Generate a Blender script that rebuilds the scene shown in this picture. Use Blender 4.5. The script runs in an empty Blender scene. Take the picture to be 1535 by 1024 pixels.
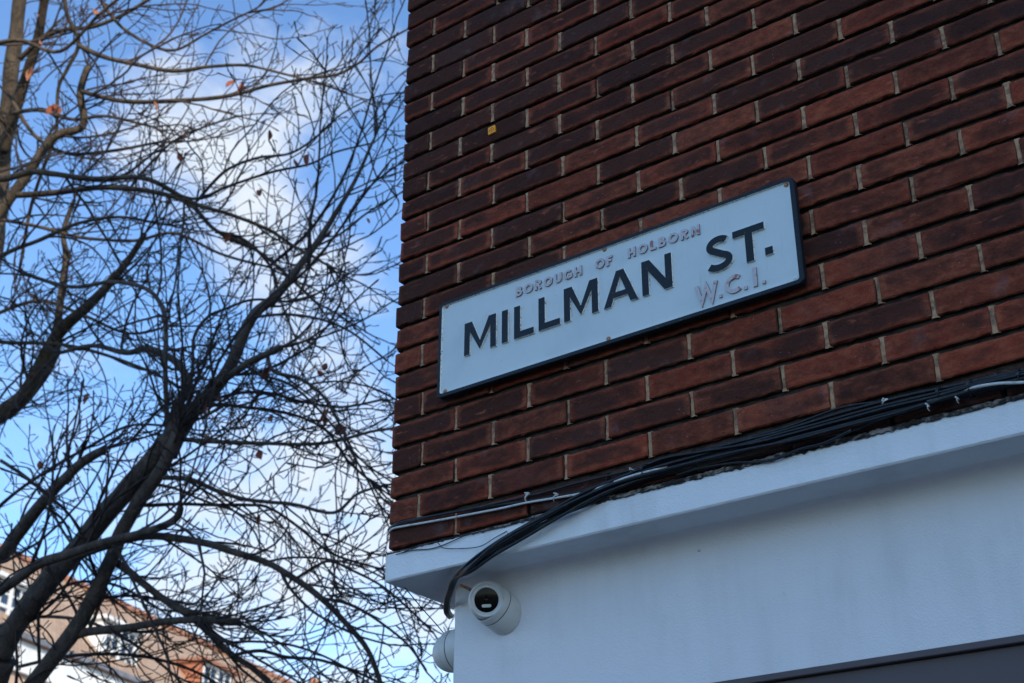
import bpy, bmesh, math, random
from mathutils import Vector, Matrix, noise
random.seed(7)
SC = bpy.context.scene
COL = SC.collection
GZ = 3.05                     # height of the wall's reference course above the ground

# ------------------------------------------------------------------ camera
CR = Matrix(((0.8049944499119615, 0.5932720527704186, 0.003493853533290292),
             (-0.26877863515155265, 0.3699356694153484, -0.8893287613589738),
             (-0.528906400884889, 0.714965643856956, 0.4572550133210147)))   # rows: right, down, forward
CC = Vector((2.231886885965826, -2.469807409140862, -1.4527065970881317 + GZ))
FP = 2056.957                 # focal length in pixels of the 1535 px wide picture
cam = bpy.data.objects.new('camera', bpy.data.cameras.new('camera'))
COL.objects.link(cam)
m3 = Matrix((CR[0], -CR[1], -CR[2])).transposed()
cam.matrix_world = Matrix.Translation(CC) @ m3.to_4x4()
cam.data.sensor_width = 36.0
cam.data.lens = 36.0 * FP / 1535
cam.data.clip_end = 2000
cam.data.clip_start = 0.05
cam.data.dof.use_dof = True
cam.data.dof.focus_distance = 3.15
cam.data.dof.aperture_fstop = 6.0
cam.data.dof.aperture_blades = 9
SC.camera = cam

# ------------------------------------------------------------------ sky, sun, exposure
SUN_AZ = math.atan2(0.85, -0.53)
SUN_EL = math.radians(27)
S = Vector((math.sin(SUN_AZ) * math.cos(SUN_EL), math.cos(SUN_AZ) * math.cos(SUN_EL), math.sin(SUN_EL)))
sun = bpy.data.objects.new('sun', bpy.data.lights.new('sun', 'SUN'))
COL.objects.link(sun)
sun.rotation_euler = S.to_track_quat('Z', 'Y').to_euler()
sun.location = (0, 0, 40)
sun.data.energy = 5.0
sun.data.angle = math.radians(0.5)
sun.data.color = (1.0, 0.90, 0.76)

def ray(px, py):
    """direction in the world of a pixel of the 1535 x 1024 photograph (unit depth along the view axis)"""
    return CR.transposed() @ Vector(((px - 767.5) / FP, (py - 512) / FP, 1.0))
def at_y(px, py, Y=0.0):
    d = ray(px, py); return CC + d * ((Y - CC.y) / d.y)
def at_x(px, py, X):
    d = ray(px, py); return CC + d * ((X - CC.x) / d.x)
def at_z(px, py, Z):
    d = ray(px, py); return CC + d * ((Z - CC.z) / d.z)
def at_d(px, py, D):
    return CC + ray(px, py) * D

class NT:
    """small helper to write node trees"""
    def __init__(s, tree): s.t = tree; s.N = tree.nodes; s.L = tree.links
    def n(s, typ, **kw):
        x = s.N.new(typ)
        for k, v in kw.items(): setattr(x, k, v)
        return x
    def put(s, sock, v):
        if isinstance(v, bpy.types.NodeSocket): s.L.new(v, sock)
        else: sock.default_value = v
    def math(s, op, a, b=None, c=None, clamp=False):
        x = s.n('ShaderNodeMath', operation=op, use_clamp=clamp)
        s.put(x.inputs[0], a)
        if b is not None: s.put(x.inputs[1], b)
        if c is not None: s.put(x.inputs[2], c)
        return x.outputs[0]
    def mapr(s, v, a, b, c=0.0, d=1.0, smooth=True):
        x = s.n('ShaderNodeMapRange', interpolation_type='SMOOTHSTEP' if smooth else 'LINEAR')
        for i, q in enumerate((v, a, b, c, d)): s.put(x.inputs[i], q)
        return x.outputs[0]
    def noise(s, vec, scale, detail=3, rough=0.5, dist=0.0):
        x = s.n('ShaderNodeTexNoise')
        if vec is not None: s.L.new(vec, x.inputs['Vector'])
        x.inputs['Scale'].default_value = scale; x.inputs['Detail'].default_value = detail
        x.inputs['Roughness'].default_value = rough; x.inputs['Distortion'].default_value = dist
        return x.outputs['Fac']
    def mix(s, f, a, b, blend='MIX'):
        x = s.n('ShaderNodeMix', data_type='RGBA', blend_type=blend)
        s.put(x.inputs[0], f); s.put(x.inputs[6], a if isinstance(a, bpy.types.NodeSocket) else (*a[:3], 1)); s.put(x.inputs[7], b if isinstance(b, bpy.types.NodeSocket) else (*b[:3], 1))
        return x.outputs[2]
    def mapping(s, vec, scale=(1, 1, 1), rot=(0, 0, 0)):
        x = s.n('ShaderNodeMapping'); s.L.new(vec, x.inputs[0])
        x.inputs['Scale'].default_value = scale; x.inputs['Rotation'].default_value = rot
        return x.outputs[0]

world = bpy.data.worlds.new('World'); SC.world = world; world.use_nodes = True
w = NT(world.node_tree)
for x in list(w.N): w.N.remove(x)
out = w.n('ShaderNodeOutputWorld'); bg = w.n('ShaderNodeBackground')
sky = w.n('ShaderNodeTexSky', sky_type='NISHITA')
sky.sun_disc = False; sky.sun_elevation = SUN_EL; sky.sun_rotation = SUN_AZ
sky.altitude = 50; sky.air_density = 1.0; sky.dust_density = 0.4; sky.ozone_density = 2.0
tc = w.n('ShaderNodeTexCoord').outputs['Generated']
def blob(px, py, r_in, r_out):
    d = ray(px, py).normalized()
    x = w.n('ShaderNodeVectorMath', operation='DOT_PRODUCT'); w.L.new(tc, x.inputs[0]); x.inputs[1].default_value = d
    return w.mapr(x.outputs['Value'], math.cos(math.radians(r_out)), math.cos(math.radians(r_in)))
nz = w.noise(tc, 5.5, 7, 0.56, 0.3)
fine = w.noise(w.mapping(tc, (1, 1, 1.7), (0.3, 0.5, 0)), 15, 6, 0.6, 0.4)
cov = w.math('MULTIPLY', blob(310, 195, 0.5, 6.0), 0.36)
cov = w.math('ADD', cov, w.math('MULTIPLY', blob(450, 420, 0, 4.5), 0.24))
cov = w.math('ADD', cov, w.math('MULTIPLY', blob(470, 880, 0, 11), 0.33))
cov = w.math('ADD', cov, w.math('MULTIPLY', blob(535, 90, 0, 3.5), 0.14))
cov = w.math('ADD', cov, w.math('MULTIPLY', blob(90, 640, 0, 6), 0.16))
v = w.math('ADD', w.math('ADD', w.math('MULTIPLY', nz, 0.70), w.math('MULTIPLY', fine, 0.62)), cov)
cl = w.mapr(v, 0.76, 1.14)
cl = w.math('MULTIPLY', cl, 0.93)
SKYGAIN = 2.35
skc = w.mix(1.0, sky.outputs[0], (0.96 * SKYGAIN, 1.17 * SKYGAIN, 1.38 * SKYGAIN), 'MULTIPLY')
colr = w.mix(cl, skc, (9.8, 10.6, 11.6))
w.L.new(colr, bg.inputs[0]); bg.inputs[1].default_value = 0.09
w.L.new(bg.outputs[0], out.inputs[0])

SC.render.engine = 'CYCLES'
SC.view_settings.view_transform = 'Standard'
SC.view_settings.look = 'None'
SC.view_settings.exposure = 0.0
SC.view_settings.gamma = 1.0

# ------------------------------------------------------------------ helpers
class MB:
    """collects faces of one mesh"""
    def __init__(s): s.v = []; s.f = []; s.mi = []; s.uv = []; s.col = []; s.has = False; s.sm = []
    def add(s, vs, fs, mi=0, uv=None, col=None, smooth=False):
        b = len(s.v); s.v.extend(vs)
        for f in fs: s.f.append(tuple(b + i for i in f)); s.mi.append(mi); s.sm.append(smooth)
        s.uv.extend(uv if uv else [(0, 0)] * len(vs)); s.col.extend(col if col else [(0, 0, 0, 1)] * len(vs))
        if uv: s.has = True
    def box(s, x0, y0, z0, x1, y1, z1, mi=0, M=None):
        p = [(x, y, z) for x in (x0, x1) for y in (y0, y1) for z in (z0, z1)]
        if M: p = [tuple(M @ Vector(q)) for q in p]
        s.add(p, [(0, 1, 3, 2), (4, 6, 7, 5), (0, 4, 5, 1), (2, 3, 7, 6), (0, 2, 6, 4), (1, 5, 7, 3)], mi)
    def tube(s, pts, rads, n=6, mi=0, cap=True, smooth=True):
        N = len(pts)
        if N < 2: return
        t0 = (pts[1] - pts[0])
        if t0.length < 1e-9: t0 = Vector((0, 0, 1))
        t0.normalize()
        a = t0.orthogonal().normalized(); vs = []
        for i in range(N):
            t = (pts[min(i + 1, N - 1)] - pts[max(i - 1, 0)])
            if t.length < 1e-9: t = t0
            t = t.normalized(); a = (a - t * a.dot(t))
            if a.length < 1e-6: a = t.orthogonal()
            a.normalize(); b = t.cross(a); r = rads[i] if hasattr(rads, '__len__') else rads
            for k in range(n):
                an = 2 * math.pi * k / n
                q = pts[i] + a * (math.cos(an) * r) + b * (math.sin(an) * r); vs.append((q.x, q.y, q.z))
        fs = [(i * n + k, i * n + (k + 1) % n, (i + 1) * n + (k + 1) % n, (i + 1) * n + k) for i in range(N - 1) for k in range(n)]
        if cap: fs.append(tuple(range(n - 1, -1, -1))); fs.append(tuple((N - 1) * n + k for k in range(n)))
        s.add(vs, fs, mi, smooth=smooth)
    def lathe(s, prof, M, n=40, mi=0, smooth=True, cap0=False, cap1=False):
        """prof: (radius, height) along local z"""
        vs = []
        for r, h in prof:
            for k in range(n):
                an = 2 * math.pi * k / n; q = M @ Vector((r * math.cos(an), r * math.sin(an), h)); vs.append(tuple(q))
        fs = [(i * n + k, i * n + (k + 1) % n, (i + 1) * n + (k + 1) % n, (i + 1) * n + k) for i in range(len(prof) - 1) for k in range(n)]
        if cap0: fs.append(tuple(range(n - 1, -1, -1)))
        if cap1: fs.append(tuple((len(prof) - 1) * n + k for k in range(n)))
        s.add(vs, fs, mi, smooth=smooth)
    def build(s, name, mats, parent=None):
        me = bpy.data.meshes.new(name); me.from_pydata(s.v, [], s.f)
        for m in (mats if isinstance(mats, (list, tuple)) else [mats]): me.materials.append(m)
        me.polygons.foreach_set('material_index', s.mi)
        me.polygons.foreach_set('use_smooth', s.sm)
        if s.has:
            uv = me.uv_layers.new(name='UVMap'); li = [0] * len(me.loops); me.loops.foreach_get('vertex_index', li)
            flat = []
            for i in li: flat.extend(s.uv[i])
            uv.data.foreach_set('uv', flat)
            ca = me.color_attributes.new('own', 'FLOAT_COLOR', 'POINT'); flat = []
            for c in s.col: flat.extend(c)
            ca.data.foreach_set('color', flat)
        me.update()
        o = bpy.data.objects.new(name, me); COL.objects.link(o)
        if parent: o.parent = parent; o.matrix_parent_inverse = Matrix.Translation(-parent.location)
        return o
def recalc(o):
    bm = bmesh.new(); bm.from_mesh(o.data); bmesh.ops.recalc_face_normals(bm, faces=bm.faces); bm.to_mesh(o.data); bm.free(); return o
def bevel(o, w_, seg=2):
    m = o.modifiers.new('bevel', 'BEVEL'); m.width = w_; m.segments = seg; m.limit_method = 'ANGLE'; m.angle_limit = math.radians(40); return o
def tag(o, label=None, cat=None, group=None, kind=None):
    if label: o['label'] = label
    if cat: o['category'] = cat
    if group: o['group'] = group
    if kind: o['kind'] = kind
    return o
def empty(name, loc, *a, **k):
    o = bpy.data.objects.new(name, None); COL.objects.link(o); o.location = loc; o.empty_display_size = 0.1
    return tag(o, *a, **k)

def mat(name, base=(0.5, 0.5, 0.5), rough=0.6, metal=0.0, spec=0.5):
    m = bpy.data.materials.new(name); m.use_nodes = True
    t = NT(m.node_tree); b = m.node_tree.nodes['Principled BSDF']
    b.inputs['Base Color'].default_value = (*base, 1); b.inputs['Roughness'].default_value = rough
    b.inputs['Metallic'].default_value = metal; b.inputs['Specular IOR Level'].default_value = spec
    return m, t, b
def obj_co(t): return t.n('ShaderNodeTexCoord').outputs['Object']
def bump(t, b, h, strength, dist=0.002, normal=None):
    x = t.n('ShaderNodeBump'); x.inputs['Strength'].default_value = strength; x.inputs['Distance'].default_value = dist
    t.L.new(h, x.inputs['Height']); 
    if normal: t.L.new(normal, x.inputs['Normal'])
    t.L.new(x.outputs[0], b.inputs['Normal']); return x.outputs[0]
def speck(name, c1, c2, scale=30, lo=0.45, hi=0.6, rough=0.6, metal=0, bs=0.2, bd=0.001, detail=4, spec=0.5):
    """two-tone mottled material with a fine bump"""
    m, t, b = mat(name, c1, rough, metal, spec); co = obj_co(t)
    f = t.mapr(t.noise(co, scale, detail, 0.6), lo, hi)
    t.L.new(t.mix(f, c1, c2), b.inputs['Base Color'])
    bump(t, b, t.noise(co, scale * 3, 4, 0.6), bs, bd); return m

# ------------------------------------------------------------------ materials
def brick_material():
    m, t, b = mat('brick', rough=0.93, spec=0.12); co = obj_co(t)
    at = t.n('ShaderNodeAttribute', attribute_name='own'); sep = t.n('ShaderNodeSeparateColor'); t.L.new(at.outputs['Color'], sep.inputs[0])
    r1, r2, soot_shade = sep.outputs[0], sep.outputs[1], sep.outputs[2]
    uvn = t.n('ShaderNodeUVMap', uv_map='UVMap'); sx = t.n('ShaderNodeSeparateXYZ'); t.L.new(uvn.outputs[0], sx.inputs[0])
    # each brick samples its own patch of noise
    off = t.n('ShaderNodeCombineXYZ'); t.put(off.inputs[0], t.math('MULTIPLY', r1, 37.0)); t.put(off.inputs[1], t.math('MULTIPLY', r2, 53.0))
    ad = t.n('ShaderNodeVectorMath', operation='ADD'); t.L.new(co, ad.inputs[0]); t.L.new(off.outputs[0], ad.inputs[1]); p = ad.outputs[0]
    st = t.mapping(p, (1, 1, 1.9))
    big = t.noise(st, 9, 6, 0.62, 0.5); med = t.noise(st, 34, 6, 0.66, 0.2); fin = t.noise(p, 190, 5, 0.75)
    ex = t.math('MULTIPLY', t.mapr(sx.outputs[0], 0.0, 0.10), t.mapr(sx.outputs[0], 1.0, 0.90))
    ey = t.math('MULTIPLY', t.mapr(sx.outputs[1], 0.0, 0.32), t.mapr(sx.outputs[1], 1.0, 0.68))
    core = t.math('MULTIPLY', ex, ey)                       # the kiss-marked heart of a fired brick
    red = t.mix(r1, (0.235, 0.042, 0.023), (0.160, 0.043, 0.025))
    red = t.mix(t.mapr(med, 0.35, 0.7), red, (0.29, 0.078, 0.040))
    dark = t.mix(med, (0.036, 0.017, 0.014), (0.098, 0.034, 0.023))
    f = t.math('ADD', t.math('MULTIPLY', big, 1.5), t.math('MULTIPLY', soot_shade, 1.0))
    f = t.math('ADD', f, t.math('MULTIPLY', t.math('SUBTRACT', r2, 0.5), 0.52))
    f = t.math('ADD', f, t.math('MULTIPLY', core, t.math('MULTIPLY', t.math('ADD', soot_shade, 0.30), 0.90)))
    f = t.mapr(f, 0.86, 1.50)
    c = t.mix(f, red, dark)
    # pale smears of mortar by the upright joints
    sm = t.math('MULTIPLY', t.math('SUBTRACT', 1.0, ex), t.mapr(med, 0.42, 0.75))
    rim = t.math('SUBTRACT', 1.0, t.math('MULTIPLY', t.mapr(sx.outputs[1], 0.02, 0.16), t.mapr(sx.outputs[1], 0.98, 0.84)))
    c = t.mix(t.math('MULTIPLY', t.math('MULTIPLY', rim, t.mapr(med, 0.42, 0.75)), 0.26), c, (0.18, 0.085, 0.060))
    hot = t.math('MULTIPLY', t.mapr(t.noise(t.mapping(p, (1, 1, 3.2)), 15, 5, 0.62, 0.4), 0.60, 0.72), core)
    c = t.mix(t.math('MULTIPLY', hot, 0.80), c, (0.34, 0.095, 0.055))
    gr = t.mapr(t.noise(p, 3.1, 5, 0.6), 0.52, 0.72)
    c = t.mix(t.math('MULTIPLY', gr, 0.50), c, (0.055, 0.034, 0.032))
    c = t.mix(t.math('MULTIPLY', sm, 0.55), c, (0.26, 0.13, 0.08))
    c = t.mix(t.mapr(t.noise(p, 12, 3, 0.6), 0.60, 0.75, 0, 0.25), c, (0.20, 0.15, 0.16))
    vo = t.n('ShaderNodeTexVoronoi'); t.L.new(p, vo.inputs['Vector']); vo.inputs['Scale'].default_value = 95
    dots = t.math('MULTIPLY', t.mapr(vo.outputs['Distance'], 0.13, 0.06), t.mapr(t.noise(p, 21, 2, 0.5), 0.56, 0.66))
    c = t.mix(t.math('MULTIPLY', dots, 0.55), c, (0.50, 0.42, 0.38))
    c = t.mix(1.0, c, t.mix(t.math('FRACT', t.math('MULTIPLY', r1, 7.31)), (0.78, 0.80, 0.82), (1.16, 1.12, 1.08)), 'MULTIPLY')
    c = t.mix(1.0, c, t.mix(fin, (0.55, 0.55, 0.55), (1.5, 1.5, 1.5)), 'MULTIPLY')
    t.L.new(c, b.inputs['Base Color'])
    h = t.math('ADD', t.math('MULTIPLY', med, 0.8), t.math('MULTIPLY', fin, 0.9))
    pit = t.mapr(t.noise(p, 75, 3, 0.6), 0.60, 0.72)
    h = t.math('SUBTRACT', h, t.math('MULTIPLY', pit, 0.7))
    bump(t, b, h, 0.95, 0.0030)
    return m
M_brick = brick_material()
M_perp = speck('perp_mortar', (0.50, 0.295, 0.165), (0.20, 0.115, 0.07), 55, 0.4, 0.65, 0.95, bs=0.8, bd=0.002)
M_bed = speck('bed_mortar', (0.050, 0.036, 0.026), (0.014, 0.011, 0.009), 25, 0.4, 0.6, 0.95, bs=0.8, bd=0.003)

def paint(name, base, dirt, scale_b=240, amount=0.35, bs=0.35, streak=True, rough=0.55):
    m, t, b = mat(name, base, rough, 0, 0.35); co = obj_co(t)
    n1 = t.noise(co, 2.2, 5, 0.6, 0.4); n2 = t.noise(t.mapping(co, (9, 9, 1.2)), 1.4, 5, 0.6)
    f = t.math('MULTIPLY', t.mapr(t.math('ADD', t.math('MULTIPLY', n1, 0.6), t.math('MULTIPLY', n2, 0.4)), 0.45, 0.75), amount)
    c = t.mix(f, base, dirt)
    f2 = t.math('MULTIPLY', t.mapr(t.noise(co, 46, 4, 0.7), 0.66, 0.74), 0.25)
    c = t.mix(f2, c, dirt)
    t.L.new(c, b.inputs['Base Color'])
    h = t.math('ADD', t.noise(co, scale_b, 3, 0.6), t.math('MULTIPLY', t.noise(co, 60, 5, 0.6), 0.9))
    bump(t, b, h, bs, 0.0022)
    return m
M_render = paint('white_masonry_paint', (0.77, 0.75, 0.765), (0.50, 0.50, 0.50), amount=0.5, bs=0.65)
M_band = paint('white_band_paint', (0.78, 0.79, 0.80), (0.42, 0.41, 0.40), amount=0.6, bs=0.6)
M_dark = paint('dark_grey_paint', (0.100, 0.080, 0.084), (0.065, 0.053, 0.058), 200, 0.5, 0.2)
M_bead = speck('old_mortar', (0.27, 0.23, 0.20), (0.02, 0.017, 0.016), 38, 0.40, 0.56, 0.95, bs=1.0, bd=0.006)
M_asph = speck('asphalt', (0.05, 0.05, 0.052), (0.075, 0.073, 0.07), 8, 0.3, 0.7, 0.9, bs=0.6, bd=0.01)
M_pave = speck('paving', (0.13, 0.125, 0.12), (0.09, 0.088, 0.085), 3, 0.3, 0.7, 0.85, bs=0.3, bd=0.004)

# ------------------------------------------------------------------ setting
g = MB(); g.add([(-600, -600, 0), (600, -600, 0), (600, 600, 0), (-600, 600, 0)], [(0, 1, 2, 3)]); tag(g.build('ground', M_asph), kind='structure')
g = MB(); g.box(-1.9, -2.6, 0.004, 12, 8.6, 0.125); g.box(-26, -8.6, 0.004, 60, -6.6, 0.125); bevel(tag(g.build('pavement', M_pave), kind='structure'), 0.015)

# ------------------------------------------------------------------ corner building
BX, BY = 6.2, 5.5           # how far the building runs along and back
CH = 0.06984
Z0 = GZ
offs = {-18: 0.0, -17: .03, -16: .05, -15: .05, -14: .05, -13: .05, -12: .05, -11: .03, -10: .02, -9: 0, -8: -.03, -7: -.05, -6: -.06, -5: -.08, -4: -.08, -3: -.06, -2: -.045, -1: -.035, 0: -.03, 1: .01, 2: .04, 3: .04, 4: .03, 5: .04}
def bed(n):                   # height of the bed joint at the TOP of row n (row n spans bed(n) .. bed(n+1)); n grows downward
    o = (offs.get(n - 1, 0) + offs.get(n, 0)) / 2
    return Z0 - (n - 1 + 0.0 + o) * CH
PERPS = {-18: [.104], -17: [.225], -16: [.333, .561], -15: [.222, .449, .68], -14: [.107, .332, .561, .79], -13: [.224, .451, .677, .906], -12: [.106, .331, .558, 1.012],
 -11: [.218, .449, .678, .907, 1.137], -10: [.104, .331, .557, .786, 1.012, 1.242], -9: [.221, .448, .674, .897, 1.124, 1.349], -8: [.109, .339, .565, .791, 1.014, 1.24, 1.468],
 -7: [.222, .45, .674, .898, 1.123, 1.35, 1.578], -6: [.335, .563, .79, 1.013, 1.237, 1.46, 1.688], -5: [.456, .68, .907, 1.132, 1.357, 1.578], -4: [.565, 1.01, 1.237, 1.465, 1.689],
 -3: [1.349, 1.577], -2: [1.229, 1.459, 1.687], -1: [1.346, 1.576], 0: [.112, 1.457], 1: [.227, .455, .678, .903, 1.576], 2: [.118, .345, .568, 1.009, 1.233],
 3: [.229, .451, .677, .901, 1.124, 1.35], 4: [.115, .339, .559, 1.005, 1.229, 1.454], 5: [.233, .454]}
def xleft(z): return 0.0224 - (z - Z0 + .36) * 0.0128
ROW_TOP, ROW_BOT = -52, 5
bw = MB(); mw = MB(); sw = MB(); smw = MB()
rb = random.Random(11)
US = [0, .008, .03, .08, .14, .20, .27, .34, .41, .48, .55, .62, .69, .76, .83, .89, .94, .975, .992, 1]
VS = [0, .045, .14, .35, .62, .86, .955, 1]
def brick(mb, P, w_, h_, depth, lowres=False, soot_shade=0.3, rnd=None):
    """P(u, z, out): maps along / up / outwards to the world; a brick with worn arrises"""
    us = [0, .03, .97, 1] if lowres else US; vs = [0, .08, .92, 1] if lowres else VS
    r1, r2 = rb.random(), rb.random(); tilt = (rb.uniform(-1, 1) * .0012, rb.uniform(-1, 1) * .001); out = rb.uniform(-.0012, .0016)
    V = []; UV = []; seed = rb.uniform(0, 90)
    for j, v in enumerate(vs):
        for i, u in enumerate(us):
            e = i in (0, len(us) - 1) or j in (0, len(vs) - 1)
            e2 = not e and (i in (1, len(us) - 2) or j in (1, len(vs) - 2))
            d = out + tilt[0] * (u - .5) * 2 + tilt[1] * (v - .5) * 2
            nn = noise.noise(Vector((u * w_ * 28 + seed, v * h_ * 28, seed))) + .5 * noise.noise(Vector((u * w_ * 90 + seed, v * h_ * 90, seed)))
            d += nn * .0012
            d -= .0030 + abs(nn) * .0045 if e else (.0006 + abs(nn) * .0008 if e2 else 0)
            du = noise.noise(Vector((u * 6, v * w_ * 90 + seed, 3))) * .0016 if i in (0, len(us) - 1) else 0
            dv = noise.noise(Vector((u * w_ * 45 + seed, v * 5, 9))) * .0022 + noise.noise(Vector((u * w_ * 130 + seed, v * 5, 4))) * .0014 if j in (0, len(vs) - 1) else 0
            if e and not lowres and noise.noise(Vector((u * w_ * 20 + seed * 2, v * h_ * 20, 5))) > .30: d -= .0045; dv *= 2.2
            V.append(tuple(P(u * w_ + du, v * h_ + dv, d))); UV.append((u, v))
    n = len(us); F = [(j * n + i, j * n + i + 1, (j + 1) * n + i + 1, (j + 1) * n + i) for j in range(len(vs) - 1) for i in range(n - 1)]
    ring = [i for i in range(n)] + [j * n + n - 1 for j in range(1, len(vs))] + [(len(vs) - 1) * n + i for i in range(n - 2, -1, -1)] + [j * n for j in range(len(vs) - 2, 0, -1)]
    b = len(V)
    for i in ring:
        u, v = UV[i]; V.append(tuple(P(u * w_, v * h_, -depth))); UV.append((u, v))
    k = len(ring)
    F += [(ring[(q + 1) % k], ring[q], b + q, b + (q + 1) % k) for q in range(k)]
    c = (r1, r2, soot_shade, 1); nb = len(mb.mi); mb.add(V, F, 0, UV, [c] * len(V), smooth=False)
    for q in range(len(F) - k, len(F)): mb.mi[nb + q] = 0 if (V[F[q][0]][0] < .02 and V[F[q][1]][0] < .04) else 1
for n in range(ROW_TOP, ROW_BOT + 1):
    zt, zb = bed(n), bed(n + 1); H = zt - zb; zc = (zt + zb) / 2
    half = n % 2 == 0
    xs = []; us_ = [.475 if half else 1.0]
    k = 0
    meas = PERPS.get(n, [])
    while True:
        u = (0.5 + k) if half else (1.0 + k)
        x = .108 if u == .5 else u * .2254
        cand = [q for q in meas if abs(q - x) < .05]
        x = cand[0] if cand else x + rb.uniform(-.004, .004)
        if x > BX: break
        xs.append(x); k += 1
    xl = xleft(zc) + rb.uniform(-.0035, .003)
    edges = [xl] + xs + [BX]
    for i in range(len(edges) - 1):
        a, b_ = edges[i], edges[i + 1]
        g0 = 0 if i == 0 else rb.uniform(.0042, .0056); g1 = rb.uniform(.0042, .0056) if i < len(edges) - 2 else 0
        x0, x1 = a + g0, b_ - g1
        bh = H - rb.uniform(.0108, .0140); z0 = zb + (H - bh) / 2 + rb.uniform(-.0008, .0008)
        if n == 5 and x0 > .5: pass
        far = x0 > 2.3 or zc > Z0 + 1.9
        xm, zr = (x0 + x1) / 2, zc - Z0
        # weathering: sootier towards the corner and the top, redder above the band
        soot_shade = .10 + .20 * max(0, min(1, (zr - .15) / .9)) + .16 * max(0, min(1, (.9 - xm) / .9)) * max(0, min(1, (zr + .2) / .7)) + rb.uniform(-.10, .10)
        if n == 5: soot_shade += .22 + (.6 if xm > .55 else 0)  # bottom course: shade behind the cables painted into the brick, besides dark brick
        if n in (1, 2) and i < 2 : soot_shade += .25
        depth = .10 if (i > 0 or not half) else .21
        if i == 0: depth = .103 if not half else .215
        brick(bw, lambda u, v, o, x0=x0, z0=z0: (x0 + u, -o, z0 + v), x1 - x0, bh, depth, far, soot_shade)
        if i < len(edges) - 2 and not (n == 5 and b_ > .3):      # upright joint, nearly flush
            zz0, zz1 = zb + .004, zt - .004; K = 2 if far else 6; V = []; w0 = rb.uniform(.0044, .0066); sd = rb.uniform(0, 50); rec = rb.choice([.002, .0035, .004, .005, .006, .010])
            for q in range(K + 1):
                z = zz0 + (zz1 - zz0) * q / K
                lat = noise.noise(Vector((sd + 9, z * 70, 2))) * .0016; fl0 = .0016 if q in (0, K) else 0
                for sgn in (-1, 1):
                    V.append((b_ + lat + sgn * (w0 + .0014 + fl0), rec + .0045 + noise.noise(Vector((sd, z * 60, sgn))) * .001, z))
                    V.append((b_ + lat + sgn * (w0 * .72 + fl0 + noise.noise(Vector((sd, z * 110, sgn * 5))) * .0014), rec + noise.noise(Vector((sd + 5, z * 80, sgn))) * .0016, z))
            F = []
            for q in range(K):
                o = q * 4; F += [(o, o + 1, o + 5, o + 4), (o + 1, o + 3, o + 7, o + 5), (o + 3, o + 2, o + 6, o + 7)]
            mw.add(V, F)
    # side wall bricks (seen from the side street)
    y0 = .222 if half else .110
    yy = y0
    while yy < BY - .05:
        L = .216 if yy + .225 < BY else BY - yy
        brick(sw, lambda u, v, o, yy=yy, z0=z0: (xleft(zc) - o, yy + u, z0 + v), L, H - .0125, .08, True, .3 + rb.uniform(-.1, .15))
        yy += .2254
bld = empty('corner_building', (0, 0, 0), 'corner building of dark red brick over a white painted ground floor', 'building')
bw.build('brick_wall', [M_brick, M_bed], bld)
mw.build('upright_joints', M_perp, bld)
recalc(sw.build('side_brick_wall', [M_brick, M_bed], bld))
ztop, zbot = bed(ROW_TOP), bed(ROW_BOT + 1)
# mortar body behind the bricks: wobbling bed joints
core = MB(); NX = 300; V = []; F = []
core.box(.033, .30, zbot, BX, BY - .02, ztop - .01)
for n in range(ROW_TOP, ROW_BOT + 2):
    z = bed(n)
    xa, xb = xleft(z) + .014, BX; K = 260; V = []
    for q in range(K + 1):
        x = xa + (xb - xa) * (q / K) ** 1.3
        d = .0145 + noise.noise(Vector((x * 14, n * 3.1, 0))) * .003 + noise.noise(Vector((x * 60, n * 7.1, 4))) * .0016
        V += [(x, d + .002, z - .012), (x, d, z), (x, d + .002, z + .012)]
    F = [(q * 3 + a, q * 3 + a + 3, q * 3 + a + 4, q * 3 + a + 1) for q in range(K) for a in (0, 1)]
    core.add(V, [tuple(reversed(f)) for f in F], smooth=True)
    core.box(xleft(z) + .014, .0215, z - .012, .30, .35, z + .012)
core.box(.05, .04, zbot, BX, .30, ztop - .01)
core.build('mortar_body', M_bed, bld)
rf = MB(); rf.box(-.02, -.03, ztop, BX, BY, ztop + .14); bevel(rf.build('coping', M_pave, bld), .01)

# white band (projecting lintel course) and the set-back ground floor
ZT, ZB = Z0 - .3590, Z0 - .4325
BF = -.012; LY = .125; LX = .140; XE = .026
bd = MB(); K = 240
xs = [XE + (BX - XE) * (q / K) ** 1.5 for q in range(K + 1)]
V = []
for x in xs:
    a = noise.noise(Vector((x * 3, 0, 0))) * .0013; b2 = noise.noise(Vector((x * 19, 5, 0))) * .0006
    top = ZT + noise.noise(Vector((x * 8, 1, 3))) * .003 + noise.noise(Vector((x * 55, 1, 3))) * .0018
    V += [(x, LY + .3, ZB + a * .4), (x, BF + .0035 + b2, ZB + a * .6 + b2), (x, BF + b2, ZB + .004 + a * .6), (x, BF + .001 + a, (ZT + ZB) / 2), (x, BF + b2 + .001, top - .004), (x, BF + .005, top), (x, .20, top + .001)]
m_ = 7
F = [(q * m_ + r, q * m_ + m_ + r, q * m_ + m_ + r + 1, q * m_ + r + 1) for q in range(K) for r in range(m_ - 1)]
bd.add(V, F, smooth=False)
bd.add([(XE, BF, ZB), (XE, BF, ZT), (XE, BY, ZT), (XE, BY, ZB)], [(0, 1, 2, 3)])
bd.add([(XE, LY + .3, ZB), (BX, LY + .3, ZB), (BX, BY, ZB), (XE, BY, ZB)], [(0, 1, 2, 3)])
recalc(bd.build('white_band', M_band, bld))
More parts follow.
